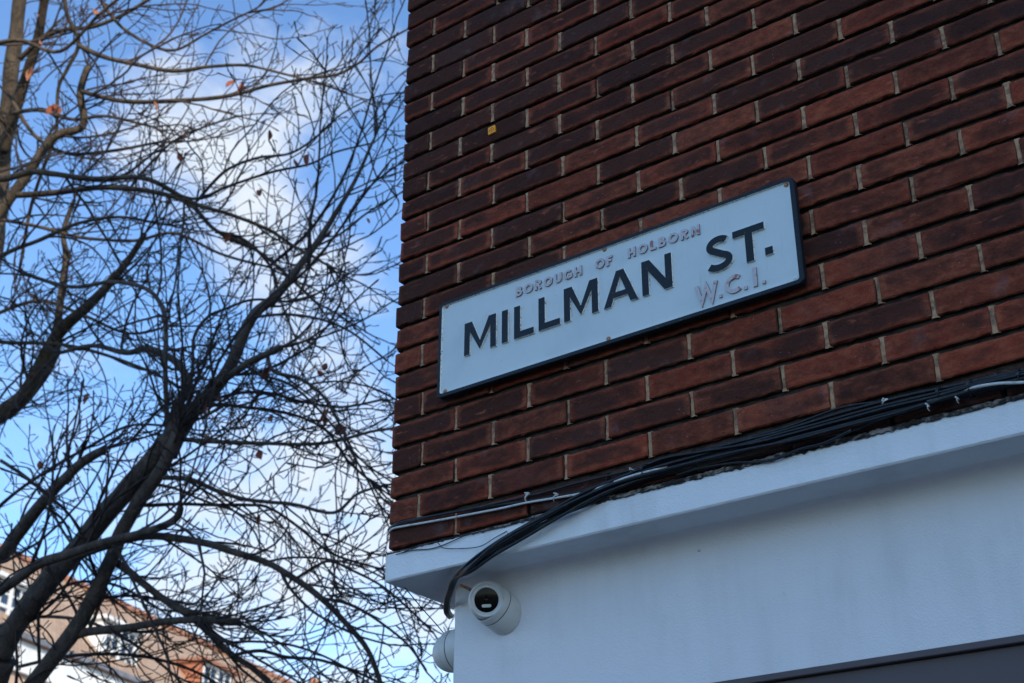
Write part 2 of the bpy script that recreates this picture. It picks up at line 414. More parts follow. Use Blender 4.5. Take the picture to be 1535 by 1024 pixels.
# ragged bead of old mortar along the top of the band
be = MB(); K = 520; V = []
for q in range(K + 1):
    x = XE + .002 + (2.6 - XE) * q / K
    grow = .35 + .65 * max(0, min(1, (x - .35) / .3))
    n1 = noise.noise(Vector((x * 24, 0, 2))); n2 = noise.noise(Vector((x * 95, 0, 8)))
    t_ = ZT - .0005 + (.0095 + n1 * .0045 + n2 * .0035) * grow
    p_ = BF - (.0025 + n1 * .0035 + n2 * .0018) * grow
    lo = ZT - .0045 + n2 * .0036 + n1 * .0026
    V += [(x, BF + .003, lo), (x, p_ + .001 + n2 * .0012, lo + .001), (x, p_, (lo + t_) / 2 + n1 * .001), (x, BF + .006, t_), (x, .02, t_ + .002)]
F = [(q * 5 + r, q * 5 + 5 + r, q * 5 + 6 + r, q * 5 + 1 + r) for q in range(K) for r in range(4)]
be.add(V, F); recalc(be.build('mortar_bead', M_bead, bld))
# dark open crack under the bead
ck = MB(); V = []; K = 700
for q in range(K + 1):
    x = .30 + 2.2 * q / K
    n1 = noise.noise(Vector((x * 24, 0, 2))); n2 = noise.noise(Vector((x * 95, 0, 8))); n3 = noise.noise(Vector((x * 40, 7, 8)))
    z = ZT - .0052 + n2 * .0036 + n1 * .0026; h = max(.0002, .0016 + n3 * .0036)
    V += [(x, BF - .0012, z - h * .6), (x, BF - .0016, z), (x, BF - .0008, z + h * .4)]
F = [(q * 3 + r, q * 3 + 3 + r, q * 3 + 4 + r, q * 3 + 1 + r) for q in range(K) for r in (0, 1)]
ck.add(V, F); M_crack = speck('crack_dirt', (0.012, 0.010, 0.010), (0.03, 0.025, 0.02), 60); recalc(ck.build('crack', M_crack, bld))
# lower wall: front and side faces with a slight hand-floated unevenness
ZD = Z0 - .766
lw = MB(); NXG, NZG = 60, 18; V = []
for j in range(NZG + 1):
    for i in range(NXG + 1):
        x = LX + (BX - LX) * (i / NXG) ** 1.2; z = ZD + (ZB - ZD + .0) * (1 - (1 - j / NZG) ** 1.6); cv = max(0, (z - (ZB - .045)) / .045); cv = .045 * (1 - math.sqrt(max(0, 1 - cv * cv))) if i else 0
        e = 0 if i == 0 else 1
        V.append((x + (noise.noise(Vector((0, 0, z * 9))) * .0015 if i == 0 else 0), LY - cv + noise.noise(Vector((x * 1.8, z * 2.2, 3))) * .004 * e, z))
n_ = NXG + 1
lw.add(V, [(j * n_ + i, j * n_ + i + 1, (j + 1) * n_ + i + 1, (j + 1) * n_ + i) for j in range(NZG) for i in range(NXG)], smooth=True)
recalc(lw.build('white_lower_wall', M_render, bld))
lw = MB(); lw.box(LX, LY + .004, ZD - .002, BX, BY, ZB - .002); lw.box(LX, LY + .02, 0.1, LX + .42, BY, ZD - .004); lw.box(LX + 4.2, LY + .02, 0.1, BX, BY, ZD - .004); bevel(lw.build('side_wall', M_render, bld), .003)
sp = MB(); sp.box(LX + .42, LY - .004, ZD - .014, BX, LY + .3, ZD); sp.box(LX + .42, LY + .012, ZD - .42, BX, LY + .3, ZD - .015)
bevel(sp.build('dark_fascia', M_dark, bld), .002)
M_glass, t_, b_ = mat('shop_glass', (0.02, 0.025, 0.03), 0.06)
sp = MB(); sp.box(LX + .42, LY + .10, .5, LX + 4.2, LY + .12, ZD - .43); sp.build('shop_window', M_glass, bld)
sp = MB(); sp.box(LX + .42, LY + .03, .1, LX + 4.2, LY + .2, .5)
for k in range(5): sp.box(LX + .42 + k * .93, LY + .04, .5, LX + .48 + k * .93, LY + .15, ZD - .42)
bevel(sp.build('shop_frame', M_dark, bld), .004)
# small screw hole / plug in the render
p = at_y(1048, 825, LY); pg = MB()
pg.lathe([(.0036, .002), (.0040, .004), (.0026, .005), (.0022, -.001)], Matrix.Translation((p.x, LY + .003, p.z)) @ Matrix.Rotation(math.radians(90), 4, 'X'), 12)
M_plug = speck('plug', (0.10, 0.09, 0.09), (0.3, 0.3, 0.3), 300)
tag(pg.build('wall_plug', M_plug), 'small grey plug left in the white wall beneath the band', 'wall plug')

# ------------------------------------------------------------------ street sign
SO = Vector((.188, -.026, Z0 + .0145)); SWD, SHT = 1.0225, .2765     # lower left corner of the plate
M_sign, t_, b_ = mat('sign_white', (0.60, 0.69, 0.72), 0.38); co = obj_co(t_)
c = t_.mix(t_.math('MULTIPLY', t_.mapr(t_.noise(co, 5, 5, 0.6, 0.5), 0.45, 0.8), 0.5), (0.60, 0.67, 0.675), (0.44, 0.49, 0.50))
c = t_.mix(t_.math('MULTIPLY', t_.mapr(t_.noise(co, 90, 4, 0.7), 0.66, 0.74), 0.45), c, (0.33, 0.31, 0.30))
c = t_.mix(t_.math('MULTIPLY', t_.mapr(t_.noise(t_.mapping(co, (6, 6, .8)), 9, 5, 0.65), 0.60, 0.80), 0.30), c, (0.40, 0.37, 0.33))
t_.L.new(c, b_.inputs['Base Color']); bump(t_, b_, t_.noise(co, 70, 4, 0.55), 0.14, 0.0012)
def navy():
    m, t, b = mat('worn_navy_paint', (0.012, 0.016, 0.024), 0.5, 0, 0.3); co = obj_co(t)
    f = t.mapr(t.noise(co, 210, 5, 0.7), 0.60, 0.74); f = t.math('MULTIPLY', f, t.mapr(t.noise(co, 26, 3, 0.6), 0.38, 0.66))
    c = t.mix(f, (0.008, 0.014, 0.020), (0.28, 0.30, 0.32)); t.L.new(c, b.inputs['Base Color'])
    bump(t, b, t.noise(co, 300, 3, 0.6), 0.3, 0.0006); return m
M_navy = navy()
M_edge = speck('worn_white_edge', (0.86, 0.84, 0.76), (0.20, 0.18, 0.16), 160, 0.52, 0.68, 0.6)
M_small = speck('faded_pink_letter', (0.53, 0.48, 0.49), (0.42, 0.20, 0.18), 95, 0.58, 0.70, 0.6)
M_small2 = speck('faded_pink_letter_red', (0.53, 0.48, 0.49), (0.40, 0.12, 0.11), 55, 0.50, 0.64, 0.6)
M_sside = speck('letter_side', (0.24, 0.22, 0.22), (0.16, 0.12, 0.11), 95, 0.5, 0.7, 0.7)  # dark tone stands in for the shadows under the small letters
M_rust = speck('rusty_screw', (0.28, 0.10, 0.055), (0.40, 0.24, 0.16), 250, 0.4, 0.6, 0.8, bs=0.5)
sign = empty('street_name_sign', (SO.x, SO.y, SO.z), 'white MILLMAN ST. street name sign with raised dark blue border on the brick wall', 'street sign')
def rrect(x0, y0, x1, y1, r, n=7):
    P = []
    for cx, cy, a0 in ((x1 - r, y1 - r, 0), (x0 + r, y1 - r, 90), (x0 + r, y0 + r, 180), (x1 - r, y0 + r, 270)):
        for k in range(n + 1): a = math.radians(a0 + 90 * k / n); P.append((cx + r * math.cos(a), cy + r * math.sin(a)))
    return P
def on_sign(s, t, o): return (SO.x + s, SO.y - o, SO.z + t)
n = 32
def loop_strip(mb, loops, mi=0, smooth=False):
    V = [on_sign(x, y, o) for L, o in loops for x, y in L]; k = len(loops[0][0])
    F = [(i * k + q, i * k + (q + 1) % k, (i + 1) * k + (q + 1) % k, (i + 1) * k + q) for i in range(len(loops) - 1) for q in range(k)]
    mb.add(V, F, mi, smooth=smooth)
pm = MB(); inner = rrect(.0122, .0126, SWD - .0124, SHT - .0120, .005); V = [on_sign(x, y, 0) for x, y in inner]; pm.add(V, [tuple(range(len(V)))])
V = [on_sign(x, y, -.014) for x, y in rrect(.002, .002, SWD - .002, SHT - .002, .013)]; pm.add(V, [tuple(reversed(range(len(V))))])
pl_ = pm.build('plate', M_sign, sign)
bo = MB()
def rl(d, r): return rrect(d, d, SWD - d, SHT - d, r)
loop_strip(bo, [(rl(.002, .013), -.014), (rl(0, .015), -.012), (rl(0, .015), .0022), (rl(.0016, .0135), .0048), (rl(.0108, .007), .0050)], 0)
bf = rl(.0108, .007)
loop_strip(bo, [(bf, .0050), ([(x, y) for x, y in inner], -.0004)], 1)
recalc(bo.build('raised_border', [M_navy, M_edge], sign))
# --- lettering
BASE, CAPH = .0962, .0915
def poly_letter(mb, outline, x, y, o0, o1, holes=()):
    """extruded outline: face (material 0) and sides (material 1); a hole is bridged by the caller's keyhole outline"""
    k = len(outline); A = [on_sign(x + px, y + py, o1) for px, py in outline]
    cx = sum(p_[0] for p_ in outline) / k; cy = sum(p_[1] for p_ in outline) / k
    B = [on_sign(x + px, y + py, o0) for px, py in outline]
    mb.add(A, [tuple(range(k))], 0)
    mb.add(A + B, [((q + 1) % k, q, k + q, k + (q + 1) % k) for q in range(k)], 1)
def ribbon(path, w_, closed=False):
    """outline quads of a stroke with mitred joins"""
    n = len(path); Lp = []; Rp = []
    for i in range(n):
        p_ = Vector(path[i])
        a = Vector(path[(i - 1) % n]) if (closed or i > 0) else None
        b = Vector(path[(i + 1) % n]) if (closed or i < n - 1) else None
        if a is None: t = (b - p_).normalized(); nn = Vector((-t.y, t.x)); k = 1
        elif b is None: t = (p_ - a).normalized(); nn = Vector((-t.y, t.x)); k = 1
        else:
            t1 = (p_ - a).normalized(); t2 = (b - p_).normalized(); n1 = Vector((-t1.y, t1.x)); n2 = Vector((-t2.y, t2.x))
            nn = (n1 + n2).normalized(); k = 1 / max(.35, nn.dot(n1))
        Lp.append(p_ + nn * (w_ / 2 * k)); Rp.append(p_ - nn * (w_ / 2 * k))
    return Lp, Rp
def stroke(mb, path, w_, x, y, o0, o1, closed=False, mf=0, ms=1):
    Lp, Rp = ribbon(path, w_, closed); n = len(path); m = n if closed else n - 1
    top = [on_sign(x + p_[0], y + p_[1], o1) for p_ in Lp] + [on_sign(x + p_[0], y + p_[1], o1) for p_ in Rp]
    bot = [on_sign(x + p_[0], y + p_[1], o0) for p_ in Lp] + [on_sign(x + p_[0], y + p_[1], o0) for p_ in Rp]
    mb.add(top, [(q, n + q, n + (q + 1) % n, (q + 1) % n) for q in range(m)], mf)
    V = top + bot; N2 = 2 * n; F = []
    for q in range(m):
        r = (q + 1) % n
        F += [(q, r, N2 + r, N2 + q), (n + r, n + q, N2 + n + q, N2 + n + r)]
    if not closed: F += [(n, 0, N2, N2 + n), (n - 1, 2 * n - 1, N2 + 2 * n - 1, N2 + n - 1)]
    mb.add(V, F, ms)
def arc(cx, cy, rx, ry, a0, a1, n=14):
    return [(cx + rx * math.cos(math.radians(a0 + (a1 - a0) * k / n)), cy + ry * math.sin(math.radians(a0 + (a1 - a0) * k / n))) for k in range(n + 1)]
def letter(mb, ch, x, y, W, Hh, w_, o1, o0=-.0005):
    """draws one capital in a box W x Hh; strokes of one letter differ by 0.1 mm in height so that no faces share a plane"""
    e = .00012; s2 = w_ / 2
    S_ = lambda path, k=0, closed=False: stroke(mb, path, w_, x, y, o0, o1 + e * k, closed)
    if ch == 'I' or ch == '1': S_([(W / 2, 0), (W / 2, Hh)])
    elif ch == 'L': poly_letter(mb, [(0, 0), (W, 0), (W, w_ * .93), (w_, w_ * .93), (w_, Hh), (0, Hh)], x, y, o0, o1)
    elif ch == 'T': poly_letter(mb, [(W / 2 - s2, 0), (W / 2 + s2, 0), (W / 2 + s2, Hh - w_ * .93), (W, Hh - w_ * .93), (W, Hh), (0, Hh), (0, Hh - w_ * .93), (W / 2 - s2, Hh - w_ * .93)], x, y, o0, o1)
    elif ch == 'M':
        d = w_ * 1.25; v = w_ * .28
        poly_letter(mb, [(0, 0), (w_ * .95, 0), (w_ * .95, Hh * .70), (W / 2 - .0001, Hh * .06), (W / 2 + .0001, Hh * .06), (W - w_ * .95, Hh * .70), (W - w_ * .95, 0), (W, 0), (W, Hh), (W - d, Hh), (W / 2, Hh * .34), (d, Hh), (0, Hh)], x, y, o0, o1)
    elif ch == 'N': poly_letter(mb, [(0, 0), (w_ * .95, 0), (w_ * .95, Hh * .68), (W - w_ * 1.15, 0), (W, 0), (W, Hh), (W - w_ * .95, Hh), (W - w_ * .95, Hh * .32), (w_ * 1.15, Hh), (0, Hh)], x, y, o0, o1)
    elif ch == 'A':
        t_ = w_ * .56; sl = w_ * 1.08
        ax = W / 2
        def lx(yy): return (ax - t_) * yy / Hh          # left outer edge
        ilx = lambda yy: sl + (ax - sl) * yy / (Hh * .80)
        y1, y2 = Hh * .22, Hh * .22 + w_ * .78
        poly_letter(mb, [(0, 0), (sl, 0), (ilx(y1), y1), (W - ilx(y1), y1), (W - sl, 0), (W, 0), (W - lx(y2), y2), (W - ilx(y2), y2), (ilx(y2), y2), (lx(y2), y2)], x, y, o0, o1)
        poly_letter(mb, [(lx(y2), y2), (ilx(y2), y2), (ax, Hh * .80), (ax, Hh), (ax - t_, Hh)], x, y, o0, o1)
        poly_letter(mb, [(W - lx(y2), y2), (ax + t_, Hh), (ax, Hh), (ax, Hh * .80), (W - ilx(y2), y2)], x, y, o0, o1)
    elif ch == 'H': poly_letter(mb, [(0, 0), (w_, 0), (w_, Hh / 2 - s2), (W - w_, Hh / 2 - s2), (W - w_, 0), (W, 0), (W, Hh), (W - w_, Hh), (W - w_, Hh / 2 + s2), (w_, Hh / 2 + s2), (w_, Hh), (0, Hh)], x, y, o0, o1)
    elif ch == 'F': poly_letter(mb, [(0, 0), (w_, 0), (w_, Hh * .42), (W * .85, Hh * .42), (W * .85, Hh * .42 + w_), (w_, Hh * .42 + w_), (w_, Hh - w_), (W, Hh - w_), (W, Hh), (0, Hh)], x, y, o0, o1)
    elif ch == 'W':
        S_([(s2, Hh), (W * .28, s2 * .6), (W * .5, Hh * .86), (W * .72, s2 * .6), (W - s2, Hh)])
    elif ch == 'O': S_(arc(W / 2, Hh / 2, W / 2 - s2, Hh / 2 - s2, 0, 360, 28)[:-1], 0, True)
    elif ch == 'C': S_(arc(W * .54, Hh / 2, W * .54 - s2, Hh / 2 - s2, 48, 312, 24))
    elif ch == 'G':
        S_(arc(W * .52, Hh / 2, W * .52 - s2, Hh / 2 - s2, 46, 318, 24)); S_([(W * .55, Hh * .45), (W - s2 * .2, Hh * .45)], 1); S_([(W - s2, Hh * .45), (W - s2, Hh * .10)], 2)
    elif ch == 'U': S_([(s2, Hh)] + arc(W / 2, W / 2, W / 2 - s2, W / 2 - s2, 180, 360, 14) + [(W - s2, Hh)])
    elif ch == 'B':
        S_([(s2, 0), (s2, Hh)]); S_([(s2, Hh - s2)] + arc(W * .52, Hh * .745, W * .40 - s2, Hh * .255 - s2, 90, -90, 10) + [(s2, Hh * .49 + s2)], 1)
        S_([(s2, Hh * .47 + s2)] + arc(W * .56, Hh * .26 + s2 * .5, W * .44 - s2, Hh * .26 - s2 * .5, 90, -90, 10) + [(s2, s2)], 2)
    elif ch == 'R':
        S_([(s2, 0), (s2, Hh)]); S_([(s2, Hh - s2)] + arc(W * .52, Hh * .73, W * .44 - s2, Hh * .27 - s2, 90, -90, 10) + [(s2, Hh * .46 + s2)], 1); S_([(W * .42, Hh * .5), (W - s2, 0)], 2)
    elif ch == 'S':
        up = arc(W * .52, Hh * .735, W * .43 - s2, Hh * .265 - s2, 35, 235, 16); dn = arc(W * .48, Hh * .275, W * .48 - s2, Hh * .275 - s2, 62, -150, 18)
        S_(up + dn)
    elif ch == '.':
        poly_letter(mb, [(0, 0), (W, 0), (W, W), (0, W)], x, y, o0, o1)
WB = .0190
for ch, x, W, Hh in (('M', .0885, .1015, .0925), ('I', .2085, .0185, .0915), ('L', .2465, .0605, .0905), ('L', .3215, .0640, .0905), ('M', .3975, .0990, .0925), ('A', .5125, .0950, .0925), ('N', .6200, .0815, .0920),
                    ('S', .7870, .0745, .0915), ('T', .8620, .0790, .0900), ('.', .9385, .0190, .0)):
    lm = MB(); yb = {'S': .0955, 'T': .0935, '.': .0955, 'N': .0955}.get(ch, .0960)
    letter(lm, ch, x, yb, W, Hh, WB if ch != 'S' else .0172, .0060)
    recalc(lm.build('letter', [M_navy, M_edge], sign))
def word(txt, x0, x1, y, Hh, w_, o1, widths, mats, dy=0.0):
    tot = sum(widths[c_] for c_ in txt); gap = ((x1 - x0) - tot * Hh) / (len(txt) - 1); x = x0
    for i, c_ in enumerate(txt):
        W = widths[c_] * Hh; lm = MB(); jy = random.uniform(-.0005, .0005)
        letter(lm, c_, x, y + dy * i / max(1, len(txt) - 1) + jy, W, Hh, w_, o1 + .001); recalc(lm.build('small_letter', [mats[i % len(mats)], M_sside], sign)); x += W + gap
WID = dict(B=.72, O=.98, R=.76, U=.80, G=.92, H=.80, F=.62, L=.58, N=.84)
word('BOROUGH', .2500, .4500, .2165, .0270, .0062, .0030, WID, [M_small, M_small, M_small2, M_small, M_small, M_small2, M_small], -.0025)
word('OF', .4900, .5390, .2135, .0270, .0062, .0030, WID, [M_small2, M_small], -.001)
word('HOLBORN', .5830, .7790, .2135, .0265, .0062, .0030, WID, [M_small, M_small, M_small2, M_small], -.0020)
for ch, x, y, W, Hh, mm in (('W', .7560, .0285, .0590, .0475, M_small), ('.', .8160, .0290, .0075, 0, M_small), ('C', .8325, .0290, .0440, .0460, M_small2), ('.', .8790, .0290, .0075, 0, M_small), ('1', .9030, .0285, .0085, .0480, M_small), ('.', .9240, .0290, .0075, 0, M_small)):
    lm = MB(); letter(lm, ch, x, y, W, Hh, .0096, .0044); recalc(lm.build('small_letter', [mm, M_sside], sign))
for i, (s, t) in enumerate(((.0235, .2630), (.5162, .2630), (1.0025, .2600), (.0255, .0165), (.5190, .0172), (1.0015, .0190))):
    sc = MB(); q = Vector(on_sign(s, t, 0)); M = Matrix.Translation(q) @ Matrix.Rotation(math.radians(90), 4, 'X')
    sc.lathe([(.0060, -.0002), (.0058, .0014), (.0042, .0028), (.0018, .0035), (.0001, .0036)], M, 16)
    a = random.uniform(0, 3); sc.box(-.004, -.0006, .0022, .004, .0006, .0034, 0, M @ Matrix.Rotation(a, 4, 'Z'))
    so = sc.build('screw', M_sign if i == 5 else M_rust, sign)
    if i == 5: tag(so, 'screw painted over in white at the lower right corner')

# ------------------------------------------------------------------ little yellow survey sticker
p = at_y(737, 195, -.003); rt = MB(); s_ = .0118
M_yel = speck('yellow_sticker', (1.0, 0.38, 0.008), (0.95, 0.32, 0.01), 160, 0.4, 0.7, 0.5)
M_mark = speck('orange_print', (0.42, 0.10, 0.01), (0.30, 0.08, 0.01), 160, 0.4, 0.7, 0.5)
st = empty('survey_sticker', p, 'tiny yellow survey target sticker with a ring and cross on a dark brick', 'sticker')
Ms = Matrix.Translation(p) @ Matrix.Rotation(math.radians(-3), 4, 'Y')
q = MB(); q.box(-s_, -.0010, -s_ * 1.02, s_, .004, s_ * 1.02, 0, Ms); q.build('backing', M_yel, st)
q = MB(); V = []
for r in (.0068, .0078):
    for k in range(24): a = k * math.pi / 12; V.append(tuple(Ms @ Vector((r * math.cos(a), -.0013, r * math.sin(a)))))
q.add(V, [(k, (k + 1) % 24, 24 + (k + 1) % 24, 24 + k) for k in range(24)])
q.box(-.0004, -.0016, -.0092, .0004, -.0010, .0092, 0, Ms); q.box(-.0092, -.00165, -.0004, -.0005, -.0010, .0004, 0, Ms); q.box(.0005, -.00165, -.0004, .0092, -.0010, .0004, 0, Ms)
q.build('target_mark', M_mark, st)

# ------------------------------------------------------------------ cables
M_cab, t_, b_ = mat('black_cable', (0.012, 0.013, 0.016), 0.38); co = obj_co(t_)
t_.L.new(t_.mix(t_.mapr(t_.noise(co, 60, 4, .6), .5, .75), (0.006, 0.008, 0.011), (0.035, 0.034, 0.032)), b_.inputs['Base Color'])
M_wcab = speck('white_cable', (0.62, 0.62, 0.60), (0.40, 0.38, 0.35), 70, 0.5, 0.7, 0.45)
M_wire = speck('old_wire', (0.03, 0.028, 0.026), (0.12, 0.11, 0.10), 70, 0.5, 0.7, 0.6)
def catmull(P, sub=8):
    out = []; n = len(P)
    for i in range(n - 1):
        p0, p1, p2, p3 = P[max(i - 1, 0)], P[i], P[i + 1], P[min(i + 2, n - 1)]
        for k in range(sub):
            t = k / sub; out.append(0.5 * ((2 * p1) + (p2 - p0) * t + (2 * p0 - 5 * p1 + 4 * p2 - p3) * t * t + (3 * p1 - p0 - 3 * p2 + p3) * t ** 3))
    out.append(P[-1]); return out
def cable(pts, r, m_, label, group=None, name='cable', wob=.0012, tail=None, seed=0):
    P = [at_y(a, b, y) for a, b, y in pts] + (tail or [])
    Q = catmull(P, 10); mb = MB(); rr = random.Random(seed); o = rr.uniform(0, 40)
    Q = [q + Vector((0, noise.noise(Vector((q.x * 7 + o, 0, 0))) * wob, noise.noise(Vector((q.x * 7 + o, 9, 0))) * wob)) for q in Q]
    mb.tube(Q, r, 9); ob = mb.build(name, m_); tag(ob, label, 'cable', group); return ob
GB = 'black cables bundled along the top of the white band'
LB = 'black cable in the bundle that sags along the white band and drops to the soffit'
# tails: pass under the soffit to the corner of the lower wall and round it
def tail_pts(k):
    dx = (k % 3 - 1) * .0052; dz = -(k // 3) * .0062
    pts = [at_y(684, 866, .018), at_y(676, 885, .060), at_y(671, 903, .105), at_y(671, 917, .150), at_y(676, 925, .200)]
    return [q + Vector((dx, dz * .5, dz * (.6 if n < 2 else .3))) + Vector((0, 0, noise.noise(Vector((k * 3.3, n * 2.1, 0))) * .004)) for n, q in enumerate(pts)]
paths = [
 [(1600, 537), (1535, 554), (1435, 577), (1331, 600), (1205, 636), (1102, 664), (1000, 690), (929, 716), (880, 736), (826, 766), (768, 799), (730, 823), (700, 846)],
 [(1600, 541), (1535, 557), (1440, 580), (1331, 607), (1205, 641), (1102, 669), (1000, 695), (929, 721), (880, 742), (829, 771), (772, 803), (733, 827), (703, 849)],
 [(1600, 549), (1535, 564), (1418, 592), (1331, 613), (1205, 647), (1102, 675), (1000, 700), (925, 727), (876, 749), (828, 777), (774, 808), (736, 830), (705, 852)],
 [(1600, 556), (1535, 570), (1418, 598), (1331, 619), (1205, 653), (1100, 682), (1000, 706), (925, 732), (876, 754), (829, 781), (778, 811), (739, 834), (708, 855)],
 [(1600, 560), (1535, 575), (1440, 596), (1331, 626), (1276, 647), (1205, 662), (1100, 688), (1000, 711), (930, 733), (880, 757), (826, 779), (772, 806), (735, 832), (706, 856)],
 [(1600, 552), (1535, 567), (1460, 585), (1396, 603), (1331, 622), (1205, 656), (1100, 678), (1000, 703), (925, 724), (870, 747), (820, 772), (765, 802), (728, 829), (702, 853)],
]
for k, pth in enumerate(paths):
    ys = [-.013, -.022, -.014, -.023, -.013, -.031][k]
    pts = [(a, b, ys - (.010 if a < 900 else 0) - .003 * math.sin(a * .02 + k)) for a, b in pth]
    cable(pts, (.0040, .0034, .0042, .0036, .0032, .0038)[k], M_cab, LB, GB, wob=.0022, tail=tail_pts(k), seed=k)
cable([(1600, 548, -.03), (1535, 561, -.031), (1450, 581, -.033), (1396, 596, -.034), (1331, 611, -.03), (1250, 633, -.027), (1150, 660, -.025), (1060, 676, -.026), (1000, 686, -.024), (960, 701, -.016), (948, 704, -.006)], .0036, M_cab,
      'black cable that crosses in front of the bundle and ends behind it', seed=21)
cable([(1331, 601, -.012), (1262, 611, -.012), (1180, 640, -.011), (1100, 662, -.010), (1021, 684, -.012), (975, 698, -.012), (929, 709, -.011), (875, 722, -.010), (820, 737, -.010), (788, 744, -.011), (726, 759, -.010), (663, 771, -.010), (615, 780, -.009), (592, 786, -.009), (582, 794, .012)], .0030, M_cab,
      'uppermost thin black cable running left to the corner above the white cable', seed=22)
cable([(1010, 694, -.012), (960, 706, -.011), (905, 724, -.010), (857, 740, -.009), (788, 751, -.009), (705, 764, -.009), (650, 774, -.009), (610, 783, -.009), (590, 789, -.008), (582, 798, .016)], .0026, M_cab,
      'lower thin black cable lying just above the white cable at the corner', seed=23)
cable([(1000, 700, -.018), (975, 706, -.026), (939, 716, -.030), (905, 729, -.020), (870, 740, -.010), (830, 747, -.010), (788, 754, -.011), (747, 763, -.010), (684, 775, -.010), (640, 783, -.009), (605, 789, -.009), (588, 793, -.008), (582, 801, .014)], .0028, M_wcab,
      'white cable running beneath two thin black ones to the brick corner', wob=.0004, seed=24)
cable([(1600, 567, -.032), (1535, 573, -.035), (1495, 575, -.036), (1460, 581, -.034), (1430, 590, -.024), (1390, 600, -.014)], .0030, M_wcab,
      'short stretch of white cable showing among the black bundle at far right', wob=.0004, seed=25)
cable([(1276, 645, -.030), (1235, 664, -.024), (1200, 673, -.022), (1154, 690, -.020), (1100, 694, -.018), (1050, 702, -.016), (1015, 712, -.014)], .0030, M_cab,
      'loose black cable that sags below the bundle onto the mortar bead', seed=26)
cable([(582, 834, .004), (600, 829, -.016), (622, 820, -.018), (640, 815, -.017), (655, 813, -.018), (666, 822, -.02), (700, 822, -.02), (722, 818, -.022), (742, 806, -.018), (760, 796, -.012)], .0011, M_wire, 'thin frayed wire looping over the left end of the white band', name='loose_wire', seed=27)
cable([(583, 837, .0), (612, 826, -.014), (650, 822, -.015), (690, 806, -.016), (705, 800, -.016), (745, 792, -.014), (775, 785, -.012)], .0013, M_wire, 'thin grey wire tucked along the crack above the white band', name='loose_wire', seed=28)
a0 = at_z(597, 886, ZB); a0.y = max(a0.y, .01)
Pw = [Vector((XE + .01, .05, ZB + .002)), None, None, Vector((.062, .19, Z0 - .53))]
Pw[1] = Pw[0].lerp(Pw[3], .35) + Vector((.006, 0, -.008)); Pw[2] = Pw[0].lerp(Pw[3], .7) + Vector((.006, 0, -.006))
mb = MB(); mb.tube(catmull(Pw, 8), .0014, 7); tag(mb.build('loose_wire', M_cab), 'thin black wire hanging from the soffit to the half hidden side camera', 'cable')
# short brown pipe stub beside the turret camera
p0 = at_z(693, 878, ZB - .018); mb = MB(); A0 = at_y(690, 877, .085); A1 = at_y(712, 888, .110)
mb.tube([A0, A0.lerp(A1, .5) + Vector((0, 0, .001)), A1], [.0035, .004, .0055], 10); tag(mb.build('cable_gland', M_rust), 'short rusty cable gland entering the front turret camera from the bundle', 'cable gland')
# cable ties and clips
def tie(px, py, y, rr, ang, label):
    c0 = at_y(px, py, y); mb = MB(); M = Matrix.Translation(c0) @ Matrix.Rotation(ang, 4, 'Y'); P = []
    for k in range(17):
        a = 2 * math.pi * k / 16; P.append(M @ Vector((0, math.sin(a) * rr[1], math.cos(a) * rr[0])))
    mb.tube(P, .0013, 6, cap=False); mb.box(-.0028, -rr[1] - .003, -.003, .0028, -rr[1] + .001, .003, 0, M); tag(mb.build('cable_tie', M_cab), label, 'cable tie')
tie(968, 705, -.021, (.013, .017), .35, 'black cable tie around the bundle where the white cable dives beneath it')
tie(768, 805, -.030, (.013, .014), -.75, 'black cable tie around the bundle where it hangs over the white band')
tie(1410, 592, -.023, (.016, .018), .1, 'left black cable tie on the right half of the bundle, by the white stub')
tie(1456, 582, -.024, (.017, .019), .1, 'black cable tie beside the short white cable near the right edge')
tie(1530, 566, -.024, (.015, .018), .1, 'black cable tie on the bundle at the right edge of the picture')
def clip(px, py, y, w_, h_, ang, label, r=.002):
    c0 = at_y(px, py, y); mb = MB(); M = Matrix.Translation(c0) @ Matrix.Rotation(ang, 4, 'Y')
    P = [M @ Vector((-w_ / 2, .004, -h_ / 2)), M @ Vector((-w_ / 2, -.003, -h_ * .2)), M @ Vector((0, -.006, 0)), M @ Vector((w_ / 2, -.003, h_ * .3)), M @ Vector((w_ / 2, .004, h_ / 2))]
    mb.tube(catmull(P, 5), r, 6); mb.box(-w_ * .6, -.003, h_ * .28, w_ * .6, .006, h_ * .62, 0, M); mb.lathe([(.0018, .0), (.0018, .008), (.0001, .0085)], M @ Matrix.Translation((0, -.002, h_ * .45)) @ Matrix.Rotation(math.radians(90), 4, 'X'), 8)
    tag(mb.build('cable_clip', M_wcab), label, 'cable clip')
clip(790, 746, -.014, .006, .020, .1, 'white plastic clip nailed over the white cable near the corner')
clip(832, 746, -.016, .004, .018, .5, 'bent white clip where the white cable meets the bundle', .0012)
clip(1327, 603, -.020, .010, .010, 0, 'white clip on top of the bundle beneath the brick joint', .0015)
clip(947, 705, -.022, .008, .004, .4, 'curved white clip end poking above the bundle', .0010)
clip(1392, 611, -.038, .003, .011, -.2, 'stray white clip hanging below the bundle, left of a pair', .0011)
clip(1436, 600, -.038, .003, .008, -.2, 'stray white clip hanging below the bundle, right of a pair', .0011)

